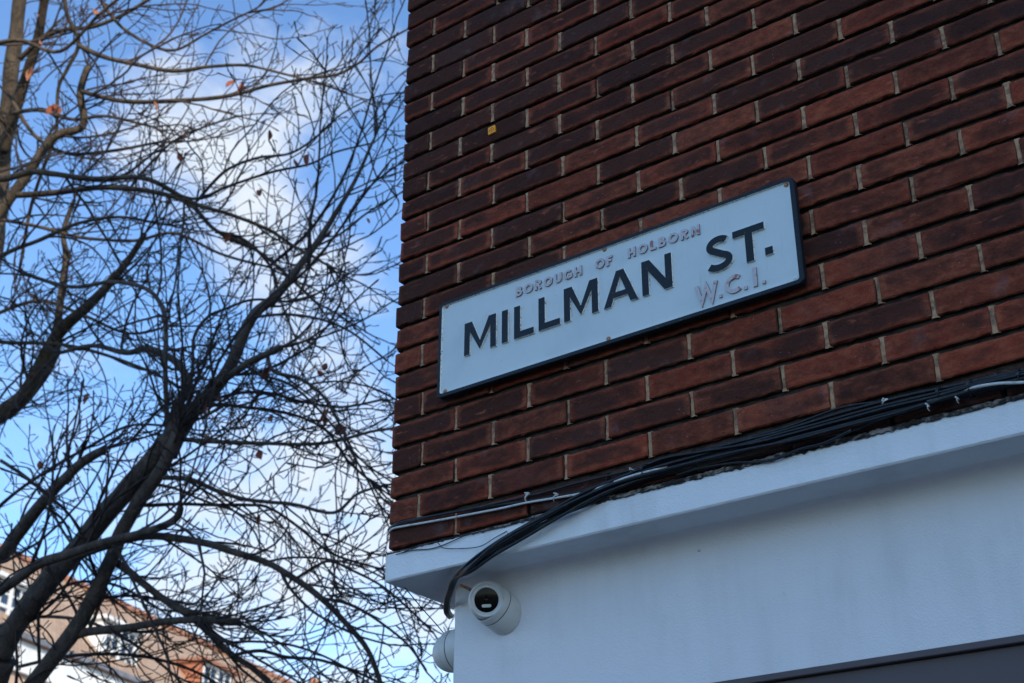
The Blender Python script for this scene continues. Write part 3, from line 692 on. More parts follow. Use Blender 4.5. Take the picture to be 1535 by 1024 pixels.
# ------------------------------------------------------------------ security cameras
M_house, t_, b_ = mat('camera_housing', (0.62, 0.61, 0.58), 0.42); co = obj_co(t_)
t_.L.new(t_.mix(t_.math('MULTIPLY', t_.mapr(t_.noise(co, 16, 5, .65, .4), .45, .75), .45), (0.64, 0.63, 0.60), (0.40, 0.36, 0.30)), b_.inputs['Base Color']); bump(t_, b_, t_.noise(co, 500, 2, .5), .08, .0004)
M_lens, t_, b_ = mat('lens_black', (0.003, 0.003, 0.004), 0.12, 0, 0.12)
M_seam, t_, b_ = mat('seam', (0.05, 0.05, 0.05), 0.7)
M_led, t_, b_ = mat('led_window', (0.55, 0.54, 0.50), 0.35)
def turret(center, axis, look, R_, label, name='security_camera', shift=(0, 0, 0)):
    """cylindrical base on the wall and a turret ball that looks along `look`"""
    root = empty(name, center, label, 'security camera')
    A = Vector(axis).normalized(); M = Matrix.Translation(center) @ A.to_track_quat('Z', 'Y').to_matrix().to_4x4()
    mb = MB(); mb.lathe([(R_ * .96, -.018), (R_, -.010), (R_, .030), (R_ * .985, .0318)], M, 56, cap0=True); mb.build('mounting_base', M_house, root)
    mb = MB(); mb.lathe([(R_ * .985, .0312), (R_ * .968, .0322), (R_ * .968, .0334), (R_ * .985, .0342)], M, 56); mb.build('seam', M_seam, root)
    mb = MB(); prof = [(R_ * .985, .0340), (R_ * .995, .0352), (R_ * .995, .044), (R_ * .985, .050), (R_ * .970, .0535), (R_ * .955, .0530), (R_ * .945, .048)]
    mb.lathe(prof, M, 56); mb.build('shroud', M_house, root)
    for a in (.6, 3.6):
        mb = MB(); mb.lathe([(.0016, R_ * .97), (.0016, R_ * .992), (.0001, R_ * .993)], M @ Matrix.Translation((0, 0, .038)) @ Matrix.Rotation(a, 4, 'Z') @ Matrix.Rotation(math.radians(90), 4, 'Y'), 10); mb.build('grub_screw', M_seam, root)
    Lk = Vector(look).normalized(); bc = Vector(center) + A * .047 + Lk * .006 + Vector(shift); rB = R_ * .94
    up = Vector((0, 0, 1)); X_ = up.cross(Lk).normalized(); Y_ = Lk.cross(X_)
    B = Matrix.Translation(bc) @ Matrix((X_, Y_, Lk)).transposed().to_4x4()
    mb = MB(); prof = []
    for k in range(20):
        a = math.radians(155 - k * 5.0); prof.append((rB * math.sin(a), rB * math.cos(a)))
    rf_ = prof[-1][0]; zf = prof[-1][1]
    prof += [(rf_ * .985, zf + .0022), (rf_ * .955, zf + .0026), (rf_ * .93, zf + .0014), (rf_ * .80, zf - .0040), (rf_ * .775, zf - .0030), (rf_ * .750, zf - .0026), (rf_ * .728, zf - .0036), (rf_ * .715, zf - .0070), (rf_ * .70, zf - .0080)]
    mb.lathe(prof, B, 64); mb.build('turret_ball', M_house, root)
    mb = MB(); zf -= .0052; mb.lathe([(rf_ * .722, zf - .0010), (rf_ * .6, zf - .0004), (rf_ * .3, zf + .0004), (.0003, zf + .0006)], B, 48); lens = mb.build('lens_window', M_lens, root); zf += .0022; rf_ *= .84
    mb = MB(); P = [(x * rf_ * .22 * 1.35, y) for x, y in ((0, 0),)]
    o = []; 
    for cx, a0 in ((1, -90), (-1, 90)):
        for k in range(9): a = math.radians(a0 + 180 * k / 8); o.append((cx * rf_ * .23 + rf_ * .105 * math.cos(a), -rf_ * .40 + rf_ * .105 * math.sin(a)))
    V = [tuple(B @ Vector((x, y, zf - .0008))) for x, y in o] + [tuple(B @ Vector((x, y, zf - .004))) for x, y in o]; k = len(o)
    mb.add(V, [tuple(range(k))] + [((q + 1) % k, q, k + q, k + (q + 1) % k) for q in range(k)]); recalc(mb.build('light_window', M_led, lens))
    mb = MB(); mb.lathe([(rf_ * .23, zf - .0012), (rf_ * .21, zf - .0005), (rf_ * .16, zf - .0009), (.0003, zf - .0007)], B @ Matrix.Translation((0, rf_ * .14, 0)), 32); mb.build('lens', M_lens, lens)
    return root
cc = at_y(757, 921, LY); vdir = (CC - cc).normalized()
turret(cc, (-.17, -1, .36), (vdir + Vector((-.12, -.10, .08))), .0500, 'white turret camera on the front wall beneath the band, lens facing the street', shift=(-.0045, -.0080, .0070))
turret(Vector((LX, .178, Z0 - .574)), (-1, 0, 0), (-.8, .5, -.45), .0520, 'white turret camera on the side wall, half hidden behind the building corner')

# ------------------------------------------------------------------ trees
def bark(name, c1, c2, c3):
    m, t, b = mat(name, c1, 0.9, 0, 0.2); co = obj_co(t)
    n1 = t.noise(t.mapping(co, (1, 1, .5)), 14, 6, .7, .5); n2 = t.noise(co, 60, 5, .65)
    c = t.mix(t.mapr(n1, .35, .65), c1, c2); c = t.mix(t.math('MULTIPLY', t.mapr(n2, .55, .7), .6), c, c3)
    t.L.new(c, b.inputs['Base Color']); bump(t, b, t.math('ADD', n1, t.math('MULTIPLY', n2, .5)), .8, .012); return m
M_barkA = bark('dark_bark', (0.105, 0.085, 0.072), (0.048, 0.039, 0.034), (0.20, 0.175, 0.14))
M_barkB = bark('tan_bark', (0.110, 0.080, 0.052), (0.042, 0.032, 0.024), (0.22, 0.17, 0.115))
M_twigA, t_, b_ = mat('dark_twig', (0.036, 0.025, 0.022), 0.9)
M_twigB, t_, b_ = mat('tan_twig', (0.060, 0.038, 0.028), 0.9)
M_leaf = speck('dead_leaf', (0.30, 0.075, 0.030), (0.16, 0.045, 0.02), 30, .4, .6, .8)
M_leaf2 = speck('pale_dead_leaf', (0.42, 0.20, 0.10), (0.30, 0.10, 0.05), 30, .4, .6, .8)

class Tree:
    def __init__(s, name, base, label, bark_m, twig_m, seed, dens=1.0):
        s.root = empty(name, base, label, 'tree', 'bare winter trees along the street'); s.r = random.Random(seed)
        s.limbs = MB(); s.tw = MB(); s.bm, s.tm = bark_m, twig_m; s.dens = dens; s.base = Vector(base); s.count = 0
    def limb(s, pts, D0, D1, r0, r1, twigs=1.0, world=None, wob=.02, spawn_from=0.0, lenk=1.0, bias=None):
        """pts: traced pixels, put at depths D0 .. D1; r0, r1 half widths in traced pixels"""
        if world: P = [Vector(p_) for p_ in world]; R0, R1 = r0, r1
        else:
            n = len(pts); P = [at_d(a, b, D0 + (D1 - D0) * i / (n - 1)) for i, (a, b) in enumerate(pts)]
            R0, R1 = r0 * D0 / FP, r1 * D1 / FP
        Q = catmull(P, 6); o = s.r.uniform(0, 99); N = len(Q)
        Q = [q + Vector((noise.noise(q * 2.3 + Vector((o, 0, 0))), noise.noise(q * 2.3 + Vector((0, o, 0))), noise.noise(q * 2.3 + Vector((0, 0, o))))) * wob * min(1, R0 * 40) for q in Q]
        rad = [(R0 + (R1 - R0) * i / (N - 1)) * (1 + .10 * noise.noise(Q[i] * 6 + Vector((o, o, 0)))) for i in range(N)]
        big = R0 > .012
        (s.limbs if big else s.tw).tube(Q, rad, 12 if R0 > .04 else (8 if big else 5))
        # twigs off the limb
        L = 0
        nxt = s.r.uniform(.05, .2)
        tot = sum((Q[i + 1] - Q[i]).length for i in range(N - 1)); run = 0; side = 1
        for i in range(N - 1):
            seg = Q[i + 1] - Q[i]; run += seg.length; L += seg.length
            if L > nxt and run / tot >= spawn_from:
                L = 0; nxt = s.r.uniform(.085, .25) / max(.05, s.dens * twigs)
                t = seg.normalized(); side = -side
                d = s.side_dir(t, s.r.uniform(25, 62))
                if bias: d = (d + Vector(bias) * .6).normalized()
                fr = run / tot
                ln = s.r.uniform(.30, 1.45) * lenk * (1.1 - .35 * fr)
                s.grow(Q[i], d, ln, max(.0048, min(.0100, rad[i] * .55)) * (.7 + .3 * min(1, ln)), 0, bias)
        # leader at the tip
        t = (Q[-1] - Q[-2]).normalized()
        if twigs > 0:
            for q in range(3 if R1 > .006 else 1): s.grow(Q[-1], (t + s.rv() * .45).normalized(), s.r.uniform(.4, .9) * lenk, max(.004, min(.007, R1 * .8)), 0, bias)
        return Q
    def rv(s): return Vector((s.r.gauss(0, 1), s.r.gauss(0, 1), s.r.gauss(0, 1))).normalized()
    def side_dir(s, t, deg):
        a = t.cross(s.rv())
        if a.length < 1e-4: a = t.orthogonal()
        a.normalize(); return (t * math.cos(math.radians(deg)) + a * math.sin(math.radians(deg))).normalized()
    def grow(s, p, d, ln, r, lev, bias=None):
        s.count += 1
        step = (.070, .050, .036)[lev]; n = max(2, int(ln / step)); P = [p.copy()]; R = [r]
        rend = (.0034, .0026, .0022)[lev]; q = p.copy(); r_ = s.r
        nxt = r_.uniform(.5, 2); curl = s.rv() * .10
        for i in range(n):
            up = Vector((0, 0, 1)) * (.055 if lev else .04)
            d = (d + s.rv() * (.15, .30, .42)[lev] + curl * (1.2 if lev == 0 else .6) + up + (Vector(bias) * .05 if bias else Vector())).normalized()
            q = q + d * step; P.append(q.copy()); R.append(r + (rend - r) * (i + 1) / n)
            nxt -= 1
            if lev < 2 and nxt <= 0 and i < n:
                nxt = r_.uniform(.8, 2.6) / s.dens ** .5
                ln2 = (r_.choice((r_.uniform(.05, .16), r_.uniform(.10, .30), r_.uniform(.22, .60))) if lev == 0 else r_.uniform(.035, .12)) * (1 if lev else (.6 + .6 * (1 - i / n)))
                if q.x < .0 or q.y < -.1:
                    s.grow(q, s.side_dir(d, r_.uniform(30, 62)), ln2, max(rend, R[-1] * .72), lev + 1, bias)
        if all(v_.x < -.12 for v_ in P):
            # a little swollen bud at the end
            P.append(P[-1] + d * .014); R[-1] = rend * 1.7; R.append(.0012)
            s.tw.tube(P, R, 4 if lev == 0 else 3, cap=False)
    def finish(s):
        s.limbs.build('trunk', s.bm, s.root); s.tw.build('crown', s.tm, s.root)

G_TREE = 'bare winter trees along the street'
# --- the near tree, in the shade of the street
base = at_d(-150, 1180, 7.9); base.z = 0.1
A = Tree('bare_tree', (base.x, base.y, 0.0), 'dark bare tree nearest the brick corner with its forked trunk rising to the right', M_barkA, M_twigA, 5, 1.0)
st_ = at_d(0, 987, 7.4)
A.limb(None, 0, 0, .145, .085, 0, world=[(base.x, base.y, 0), (base.x + .02, base.y, .9), base.lerp(st_, .35) + Vector((0, 0, 1.15)), base.lerp(st_, .7) + Vector((0, 0, .55)), st_])
A.limb([(0, 987), (20, 943), (52, 898), (85, 858), (121, 818), (153, 777), (182, 745), (215, 705), (248, 665), (270, 640)], 7.4, 7.6, 18, 14, .9, spawn_from=.1)
A.limb([(-70, 1120), (-10, 1075), (47, 1030), (105, 955), (141, 890), (170, 834), (182, 800), (210, 749), (242, 708), (258, 676), (268, 650)], 7.3, 7.55, 13.5, 9, 1.0, spawn_from=.1)
A.limb([(250, 680), (266, 650), (295, 612), (324, 579), (349, 538), (381, 476), (410, 448), (443, 407), (472, 370), (504, 320), (535, 265), (562, 205)], 7.6, 8.3, 14, 2, .55, bias=(.30, -.05, .55))
A.limb([(322, 583), (336, 571), (369, 546), (394, 534), (422, 521)], 7.8, 7.6, 6, 5, .8)
A.limb([(400, 533), (410, 558), (451, 571), (484, 595), (504, 628), (530, 680)], 7.65, 7.4, 3.4, 2, 1.3)
A.limb([(255, 668), (262, 640), (266, 607), (279, 583), (279, 562), (262, 538), (221, 525), (185, 530), (140, 520), (90, 530)], 7.6, 8.6, 10, 3, 1.0)
A.limb([(248, 672), (250, 640), (249, 546), (250, 497), (246, 464), (230, 439), (205, 427), (164, 423), (110, 430), (50, 415)], 7.6, 8.8, 4, 3, 1.2)
A.limb([(275, 600), (287, 554), (291, 505), (312, 476), (340, 464), (380, 450), (430, 452)], 7.7, 8.4, 3, 2, 1.2)
A.limb([(275, 657), (323, 661), (384, 666), (444, 668), (505, 660), (560, 645), (600, 640)], 7.6, 7.3, 4, 2, 1.2)
A.limb([(300, 612), (335, 608), (370, 612), (410, 616), (451, 626), (490, 648), (520, 690), (555, 720)], 7.7, 7.9, 3.2, 2, 1.4)
A.limb([(305, 606), (350, 590), (400, 588), (450, 600), (510, 610), (570, 600)], 7.7, 8.6, 3, 2, 1.2)
A.limb([(236, 715), (283, 719), (323, 737), (363, 749), (404, 753), (444, 757), (501, 769), (537, 741), (573, 729)], 7.5, 7.2, 4, 2, 1.1)
A.limb([(200, 757), (226, 757), (270, 755), (323, 757), (370, 758), (404, 762), (450, 790), (500, 830), (560, 850)], 7.5, 7.8, 3.2, 2, 1.1)
A.limb([(-40, 910), (0, 882), (24, 866), (57, 846), (101, 834), (162, 814), (202, 803), (245, 786), (264, 772), (268, 758)], 7.2, 7.1, 9, 5, .5)
A.limb([(110, 838), (150, 824), (200, 808), (242, 805), (307, 814), (347, 826), (404, 842), (444, 866), (485, 898), (521, 935), (553, 975), (575, 1030), (585, 1080)], 7.3, 6.8, 7, 3.2, 1.0, bias=(.25, -.1, -.15))
A.limb([(-60, 870), (0, 834), (24, 802), (61, 757), (93, 721), (125, 692), (160, 674)], 8.0, 7.8, 12, 6, .8)
A.limb([(98, 724), (108, 712), (117, 696)], 7.9, 7.9, 6, 5, .2)
A.limb([(105, 957), (141, 947), (194, 939), (242, 933), (303, 931), (358, 933)], 7.4, 7.2, 8, 5, .8)
A.limb([(172, 842), (195, 858), (218, 878), (258, 907), (285, 919)], 7.5, 7.3, 6, 5, .5)
A.limb([(232, 890), (258, 905), (299, 939), (323, 963), (347, 983), (380, 1003), (420, 1040)], 7.4, 7.3, 6, 4, .8)
A.limb([(444, 866), (470, 850), (495, 840), (530, 855), (575, 880), (620, 920), (650, 950)], 7.0, 6.7, 2.6, 1.5, 1.2, bias=(.2, 0, -.2))
A.limb([(485, 898), (520, 905), (560, 925), (610, 965), (640, 1010)], 6.9, 6.6, 3, 1.5, 1.2, bias=(.2, 0, -.2))
A.limb([(347, 983), (390, 975), (430, 985), (480, 990), (540, 1010), (600, 1040)], 7.3, 7.1, 3, 2, 1.2)
A.limb([(303, 931), (340, 960), (380, 962), (440, 968), (500, 990), (560, 1030)], 7.3, 7.6, 2.5, 1.5, 1.2)
A.limb([(404, 842), (440, 836), (490, 838), (540, 850), (600, 880)], 7.1, 7.5, 2, 1.4, 1.2)
A.limb([(61, 757), (90, 775), (105, 800), (112, 830), (130, 860)], 7.9, 8.2, 2.5, 1.5, 1)
A.limb([(0, 690), (40, 715), (70, 745), (90, 790), (140, 860)], 8.4, 8.0, 3, 2, 1.2)
A.limb([(0, 760), (30, 735), (80, 700), (130, 670), (190, 640), (250, 640)], 8.2, 7.9, 3, 2, 1.2)
A.limb([(381, 476), (430, 470), (480, 478), (530, 500), (580, 540)], 7.9, 7.6, 2.6, 1.5, 1.1)
A.limb([(410, 448), (464, 400), (505, 350), (540, 300), (585, 240)], 8.0, 7.6, 2.6, 1.4, .8, bias=(.30, -.05, .55))
A.limb([(349, 538), (390, 560), (440, 580), (500, 640), (540, 700), (570, 760)], 7.8, 7.0, 2.6, 1.5, 1.1)
A.limb([(120, 905), (160, 895), (210, 893), (262, 905), (300, 925)], 7.6, 7.9, 3, 2, 1.6)
A.limb([(-40, 960), (20, 930), (80, 925), (140, 935), (200, 965), (260, 1010)], 8.0, 7.8, 3.2, 2, 1.5)
A.limb([(30, 1000), (90, 985), (150, 980), (220, 985), (290, 1005), (350, 1040)], 8.0, 7.7, 3, 2, 1.5)
A.limb([(60, 900), (95, 880), (130, 872), (180, 880), (240, 915)], 8.2, 8.3, 3, 2, 1.4)
A.finish()

# --- the middle tree, its upper limbs reach into the sun
base = at_d(-330, 1150, 9.6); base.z = 0
B = Tree('bare_tree', (base.x, base.y, 0.0), 'bare tree with sunlit tan limbs entering from the left edge at mid height', M_barkB, M_twigA, 8, .95)
st_ = at_d(-60, 655, 9.4)
B.limb(None, 0, 0, .16, .065, 0, world=[(base.x, base.y, 0), (base.x, base.y, 2.2), base.lerp(st_, .45) + Vector((0, 0, 1.9)), st_ - Vector((.1, -.05, .6)), st_])
B.limb([(-60, 655), (0, 620), (41, 587), (74, 521), (98, 489), (131, 460), (164, 427), (193, 390), (217, 349)], 9.4, 9.2, 14, 4, 1.0)
B.limb([(10, 625), (45, 590), (82, 534), (88, 464), (98, 390), (95, 350), (110, 300)], 9.5, 10, 9, 3, 1.0)
B.limb([(-40, 430), (0, 385), (60, 360), (120, 335), (180, 325), (240, 335)], 9.0, 9.3, 4, 2, 1.0)
B.limb([(-40, 500), (0, 511), (82, 517), (164, 534), (246, 566), (300, 600)], 9.4, 8.8, 3.5, 2, 1.1)
B.limb([(-60, 420), (-20, 350), (24, 283), (53, 242), (85, 206), (125, 190), (122, 140), (135, 100)], 9.6, 9.8, 9, 5, .9)
B.limb([(-30, 262), (0, 269), (40, 258), (61, 258), (121, 267), (202, 269), (242, 279), (291, 303), (343, 319), (400, 345), (440, 372), (490, 400)], 9.0, 8.6, 5.5, 2, 1.1)
B.limb([(24, 290), (81, 287), (162, 281), (222, 287), (283, 307), (323, 347), (384, 376), (430, 410), (470, 450)], 9.2, 8.8, 5, 2, 1.1)
B.limb([(244, 282), (295, 299), (343, 279), (404, 258), (464, 246), (505, 228), (560, 215)], 8.8, 8.5, 2.8, 1.4, .9, bias=(.30, -.05, .55))
B.limb([(295, 300), (335, 258), (384, 238), (436, 230), (477, 202), (500, 180)], 8.8, 8.3, 2.6, 1.4, .9, bias=(.30, -.05, .55))
B.limb([(323, 347), (365, 360), (404, 400), (420, 450), (440, 500)], 8.9, 9.3, 3, 1.5, 1.1)
B.limb([(404, 400), (464, 347), (505, 283), (537, 210), (557, 141), (580, 75)], 8.8, 8.3, 2.8, 1.2, .5, bias=(.30, -.05, .55))
B.limb([(440, 385), (505, 355), (550, 320), (600, 290)], 8.7, 8.3, 2.2, 1.2, .5, bias=(.30, -.05, .55))
B.limb([(0, 330), (60, 340), (120, 355), (200, 360), (260, 350), (330, 380), (400, 400)], 9.9, 9.4, 3, 2, 1.2)
B.limb([(0, 470), (60, 450), (120, 470), (190, 500), (250, 490)], 10, 9.5, 3, 2, 1.2)
B.finish()

# --- the far left tree at the top
base = at_d(-260, 1250, 10.8); base.z = 0
C_ = Tree('bare_tree', (base.x, base.y, 0.0), 'bare sunlit tree whose tan stems fill the top left corner', M_barkB, M_twigB, 3, .9)
st_ = at_d(-5, 330, 10.6)
C_.limb(None, 0, 0, .17, .078, 0, world=[(base.x, base.y, 0), (base.x, base.y, 2.5), base.lerp(st_, .5) + Vector((0, 0, 2.2)), st_ - Vector((.1, -.05, .8)), st_])
C_.limb([(-5, 330), (0, 260), (8, 180), (18, 100), (28, 20), (40, -60)], 10.6, 11, 15, 9, .8)
C_.limb([(4, 230), (25, 160), (45, 90), (62, 30), (75, -40)], 10.6, 10.2, 9, 6, .9)
C_.limb([(30, 90), (60, 60), (97, 45), (140, 40), (190, 20), (240, -10)], 10.3, 10, 4, 2.5, 1.0)
C_.limb([(97, -10), (101, 24), (117, 65), (101, 101), (87, 133), (83, 202), (61, 262), (44, 323), (30, 400)], 9.8, 9.9, 3, 2.5, .8)
C_.limb([(117, 67), (162, 87), (210, 99), (263, 107), (315, 101), (363, 99), (404, 107), (452, 119)], 9.6, 9.1, 4, 1.6, .8, bias=(.30, -.05, .55))
C_.limb([(121, 137), (182, 151), (242, 153), (303, 149), (355, 141), (404, 129), (464, 117), (505, 111), (537, 93), (565, 69), (610, 46)], 9.5, 9.0, 3.8, 1.5, .7, bias=(.30, -.05, .55))
C_.limb([(20, 170), (60, 165), (110, 180), (160, 175), (230, 190)], 10, 9.6, 3.4, 2, 1.0)
C_.limb([(-20, 70), (30, 60), (90, 75), (150, 20), (200, -20)], 10, 9.7, 3.6, 2.2, 1.0)
C_.limb([(15, 140), (50, 200), (100, 230), (170, 225), (240, 215)], 10.2, 9.7, 3.4, 2, 1.0)
C_.limb([(140, -20), (170, 30), (210, 60), (260, 75), (310, 50), (370, 20)], 9.9, 9.4, 3, 1.6, .8)
C_.finish()

# dead leaves still hanging on
lf = MB(); V = [(0, 0, 0), (.012, .004, -.014), (.020, .008, -.034), (.014, .006, -.054), (.0, 0, -.072), (-.015, .008, -.052), (-.021, .010, -.032), (-.012, .005, -.013), (0, -.006, -.034), (0, .001, .03), (.0012, 0, 0)]
lf.add(V, [(0, 1, 2, 8), (8, 2, 3, 4), (0, 8, 6, 7), (8, 4, 5, 6), (0, 9, 10)])
def leaf_obj(px, py, D, k, par, m_, sc=1.0):
    o = bpy.data.objects.new('dead_leaf', LM[m_]); COL.objects.link(o)
    rr = random.Random(k * 17 + 3)
    o.parent = par
    o.location = at_d(px, py, D) - par.location
    o.rotation_euler = (rr.uniform(-.5, .5), rr.uniform(-.7, .7), rr.uniform(0, 6.28)); o.scale = (sc * rr.uniform(.8, 1.2), sc, sc * rr.uniform(.8, 1.1))
me_o = lf.build('dead_leaf_source', M_leaf); LM = [me_o.data, me_o.data.copy()]; LM[1].materials[0] = M_leaf2; bpy.data.objects.remove(me_o)
for k, (a, b_, D, tr, m_, sc) in enumerate([(233, 150, 9.4, C_, 1, 1.0), (80, 155, 9.5, C_, 0, 1.3), (88, 158, 9.5, C_, 0, 1.2), (354, 120, 9.1, C_, 0, 1.0), (363, 122, 9.1, C_, 0, 1.0), (278, 196, 8.8, B, 0, 1.0), (440, 237, 8.5, B, 0, 1.0), (463, 231, 8.5, B, 0, 1.1),
        (267, 228, 8.8, B, 0, .7), (393, 285, 8.5, B, 0, .8), (404, 194, 8.5, B, 0, .8), (494, 608, 7.6, A, 0, 1.3), (486, 618, 7.6, A, 0, 1.1), (506, 634, 7.6, A, 0, 1.4), (135, 590, 9, B, 1, 1.1), (308, 654, 7.6, A, 0, .9), (387, 675, 7.5, A, 0, .9), (490, 544, 7.6, A, 0, .6),
        (476, 554, 7.6, A, 0, .6), (404, 548, 7.6, A, 0, 1.0), (310, 428, 8.4, A, 0, .7), (549, 327, 8.3, B, 0, .6), (58, 22, 9.6, C_, 0, .7), (145, 16, 9.8, C_, 1, 1.0), (48, 100, 9.8, C_, 1, 1.1), (390, 770, 7.2, A, 0, .9), (310, 600, 7.5, A, 0, .9), (330, 590, 7.5, A, 0, .8), (405, 622, 7.5, A, 0, .8), (60, 690, 7.8, A, 0, .6), (345, 350, 8.6, B, 0, .7), (60, 60, 9.7, C_, 1, .9)]):
    leaf_obj(a, b_, D, k, tr.root, m_, sc * 1.35)

# ------------------------------------------------------------------ house row beyond the trees
nF = Vector((.958, .285, 0)).normalized(); aF = Vector((-.285, .958, 0)).normalized()
G1 = at_d(31, 953, 32.0)
def fl(u, back, z): return G1 + aF * u - nF * back + Vector((0, 0, z))      # along, behind the facade, above the gutter
def fbox(mb, u0, b0, z0, u1, b1, z1, mi=0):
    p = [tuple(fl(u, b, z)) for u in (u0, u1) for b in (b0, b1) for z in (z0, z1)]
    mb.add(p, [(0, 1, 3, 2), (4, 6, 7, 5), (0, 4, 5, 1), (2, 3, 7, 6), (0, 2, 6, 4), (1, 5, 7, 3)], mi)
def tiles():
    m, t, b = mat('roof_tiles', (0.2, 0.12, 0.08), .85); uvn = t.n('ShaderNodeUVMap', uv_map='UVMap').outputs[0]
    br = t.n('ShaderNodeTexBrick'); t.L.new(uvn, br.inputs[0]); br.inputs['Scale'].default_value = 1
    br.inputs['Brick Width'].default_value = .17; br.inputs['Row Height'].default_value = .115; br.inputs['Mortar Size'].default_value = .012
    br.inputs['Color1'].default_value = (.46, .30, .19, 1); br.inputs['Color2'].default_value = (.34, .215, .14, 1); br.inputs['Mortar'].default_value = (.16, .11, .08, 1)
    c = t.mix(t.mapr(t.noise(uvn, .8, 4, .6), .4, .7), br.outputs[0], (.50, .37, .26)); c = t.mix(.5, br.outputs[0], c); t.L.new(c, b.inputs['Base Color'])
    bump(t, b, br.outputs['Fac'], .6, -.02); return m
M_tile = tiles()
def fbrick():
    m, t, b = mat('pale_orange_brick', (0.5, 0.3, 0.2), .85); uvn = t.n('ShaderNodeUVMap', uv_map='UVMap').outputs[0]
    br = t.n('ShaderNodeTexBrick'); t.L.new(uvn, br.inputs[0]); br.inputs['Scale'].default_value = 1
    br.inputs['Brick Width'].default_value = .225; br.inputs['Row Height'].default_value = .075; br.inputs['Mortar Size'].default_value = .008
    br.inputs['Color1'].default_value = (.62, .38, .26, 1); br.inputs['Color2'].default_value = (.50, .30, .20, 1); br.inputs['Mortar'].default_value = (.5, .44, .38, 1)
    t.L.new(br.outputs[0], b.inputs['Base Color']); return m
M_fbrick = fbrick()
M_white = speck('white_joinery', (0.80, 0.79, 0.76), (0.70, 0.68, 0.64), 3, .4, .7, .5)
M_orange = speck('orange_brick', (0.42, 0.155, 0.075), (0.30, 0.11, 0.06), 9, .4, .6, .85)
M_lead = speck('lead', (0.20, 0.20, 0.22), (0.14, 0.14, 0.15), 4, .4, .6, .6)
M_ridge = speck('ridge_tile', (0.38, 0.17, 0.10), (0.28, 0.12, 0.07), 4, .4, .6, .85)
M_pane, t_, b_ = mat('window_glass', (0.03, 0.05, 0.08), .05)
U0, U1 = -14.0, 26.0
RB, RH = 3.0, 3.15
gz = -G1.z
hb = empty('terraced_house_row', (G1.x, G1.y, 0), 'sunlit house row beyond the trees with a brown tiled roof, white dormers and white cornice', 'house')
q = MB(); P = [fl(U0, 0, gz), fl(U1, 0, gz), fl(U1, 0, -.3), fl(U0, 0, -.3)]
q.add([tuple(p_) for p_ in P], [(0, 1, 2, 3)], 0, [(U0, gz), (U1, gz), (U1, 0), (U0, 0)])
P = [fl(U1, 0, gz), fl(U1, 9, gz), fl(U1, 9, 0), fl(U1, 0, 0)]; q.add([tuple(p_) for p_ in P], [(0, 1, 2, 3)], 0, [(0, gz), (9, gz), (9, 0), (0, 0)])
P = [fl(U0, 0, gz), fl(U0, 9, gz), fl(U0, 9, 0), fl(U0, 0, 0)]; q.add([tuple(p_) for p_ in P], [(3, 2, 1, 0)], 0, [(0, gz), (9, gz), (9, 0), (0, 0)])
q.build('facade', M_fbrick, hb)
q = MB(); k = math.hypot(RB + .4, RH)
P = [fl(U0, -.15, .0), fl(U1, -.15, .0), fl(U1, RB, RH), fl(U0, RB, RH)]; q.add([tuple(p_) for p_ in P], [(0, 1, 2, 3)], 0, [(0, 0), (U1 - U0, 0), (U1 - U0, k), (0, k)])
P = [fl(U0, 9, .0), fl(U1, 9, .0), fl(U1, RB, RH), fl(U0, RB, RH)]; q.add([tuple(p_) for p_ in P], [(3, 2, 1, 0)], 0, [(0, 0), (U1 - U0, 0), (U1 - U0, 7), (0, 7)])
P = [fl(U1, -.15, 0), fl(U1, 9, 0), fl(U1, RB, RH)]; q.add([tuple(p_) for p_ in P], [(0, 1, 2)], 0, [(0, 0), (9, 0), (3, 3)])
P = [fl(U0, -.15, 0), fl(U0, 9, 0), fl(U0, RB, RH)]; q.add([tuple(p_) for p_ in P], [(2, 1, 0)], 0, [(0, 0), (9, 0), (3, 3)])
roof = q.build('roof', M_tile, hb)
q = MB()
u = U0
while u < U1: q.tube([fl(u, RB, RH + .02), fl(u + .42, RB, RH + .02)], [.14, .125], 10); u += .43
q.build('ridge_tiles', M_ridge, roof)
q = MB(); fbox(q, U0, -.14, -.12, U1, -.05, -.02); q.build('eaves', M_ridge, hb)
q = MB(); fbox(q, U0, -.22, -.10, U1, -.152, .03); q.build('gutter', M_lead, hb)
q = MB(); fbox(q, U0, -.06, -.75, U1, .02, -.125); fbox(q, U0, -.12, -.84, U1, .02, -.752); q.build('cornice', M_white, hb)
def sash(mb_f, mb_g, u0, u1, z0, z1, b):
    t = .07; fbox(mb_f, u0, b, z0, u0 + t, b + .09, z1); fbox(mb_f, u1 - t, b, z0, u1, b + .09, z1); fbox(mb_f, u0 + t, b, z1 - t, u1 - t, b + .09, z1); fbox(mb_f, u0 + t, b, z0, u1 - t, b + .09, z0 + t)
    um = (u0 + u1) / 2; zm = (z0 + z1) / 2; fbox(mb_f, u0 + t, b + .01, zm - .04, u1 - t, b + .08, zm + .04)
    fbox(mb_f, um - .05, b + .012, z0 + t, um + .05, b + .078, z1 - t)
    for e in (.25, .75): uu = u0 + (u1 - u0) * e; fbox(mb_f, uu - .018, b + .022, z0 + t, uu + .018, b + .07, z1 - t)
    for e in (.25, .75): zz = z0 + (z1 - z0) * e; fbox(mb_f, u0 + t, b + .024, zz - .018, u1 - t, b + .068, zz + .018)
    fbox(mb_g, u0 + .03, b + .05, z0 + .03, u1 - .03, b + .06, z1 - .03)
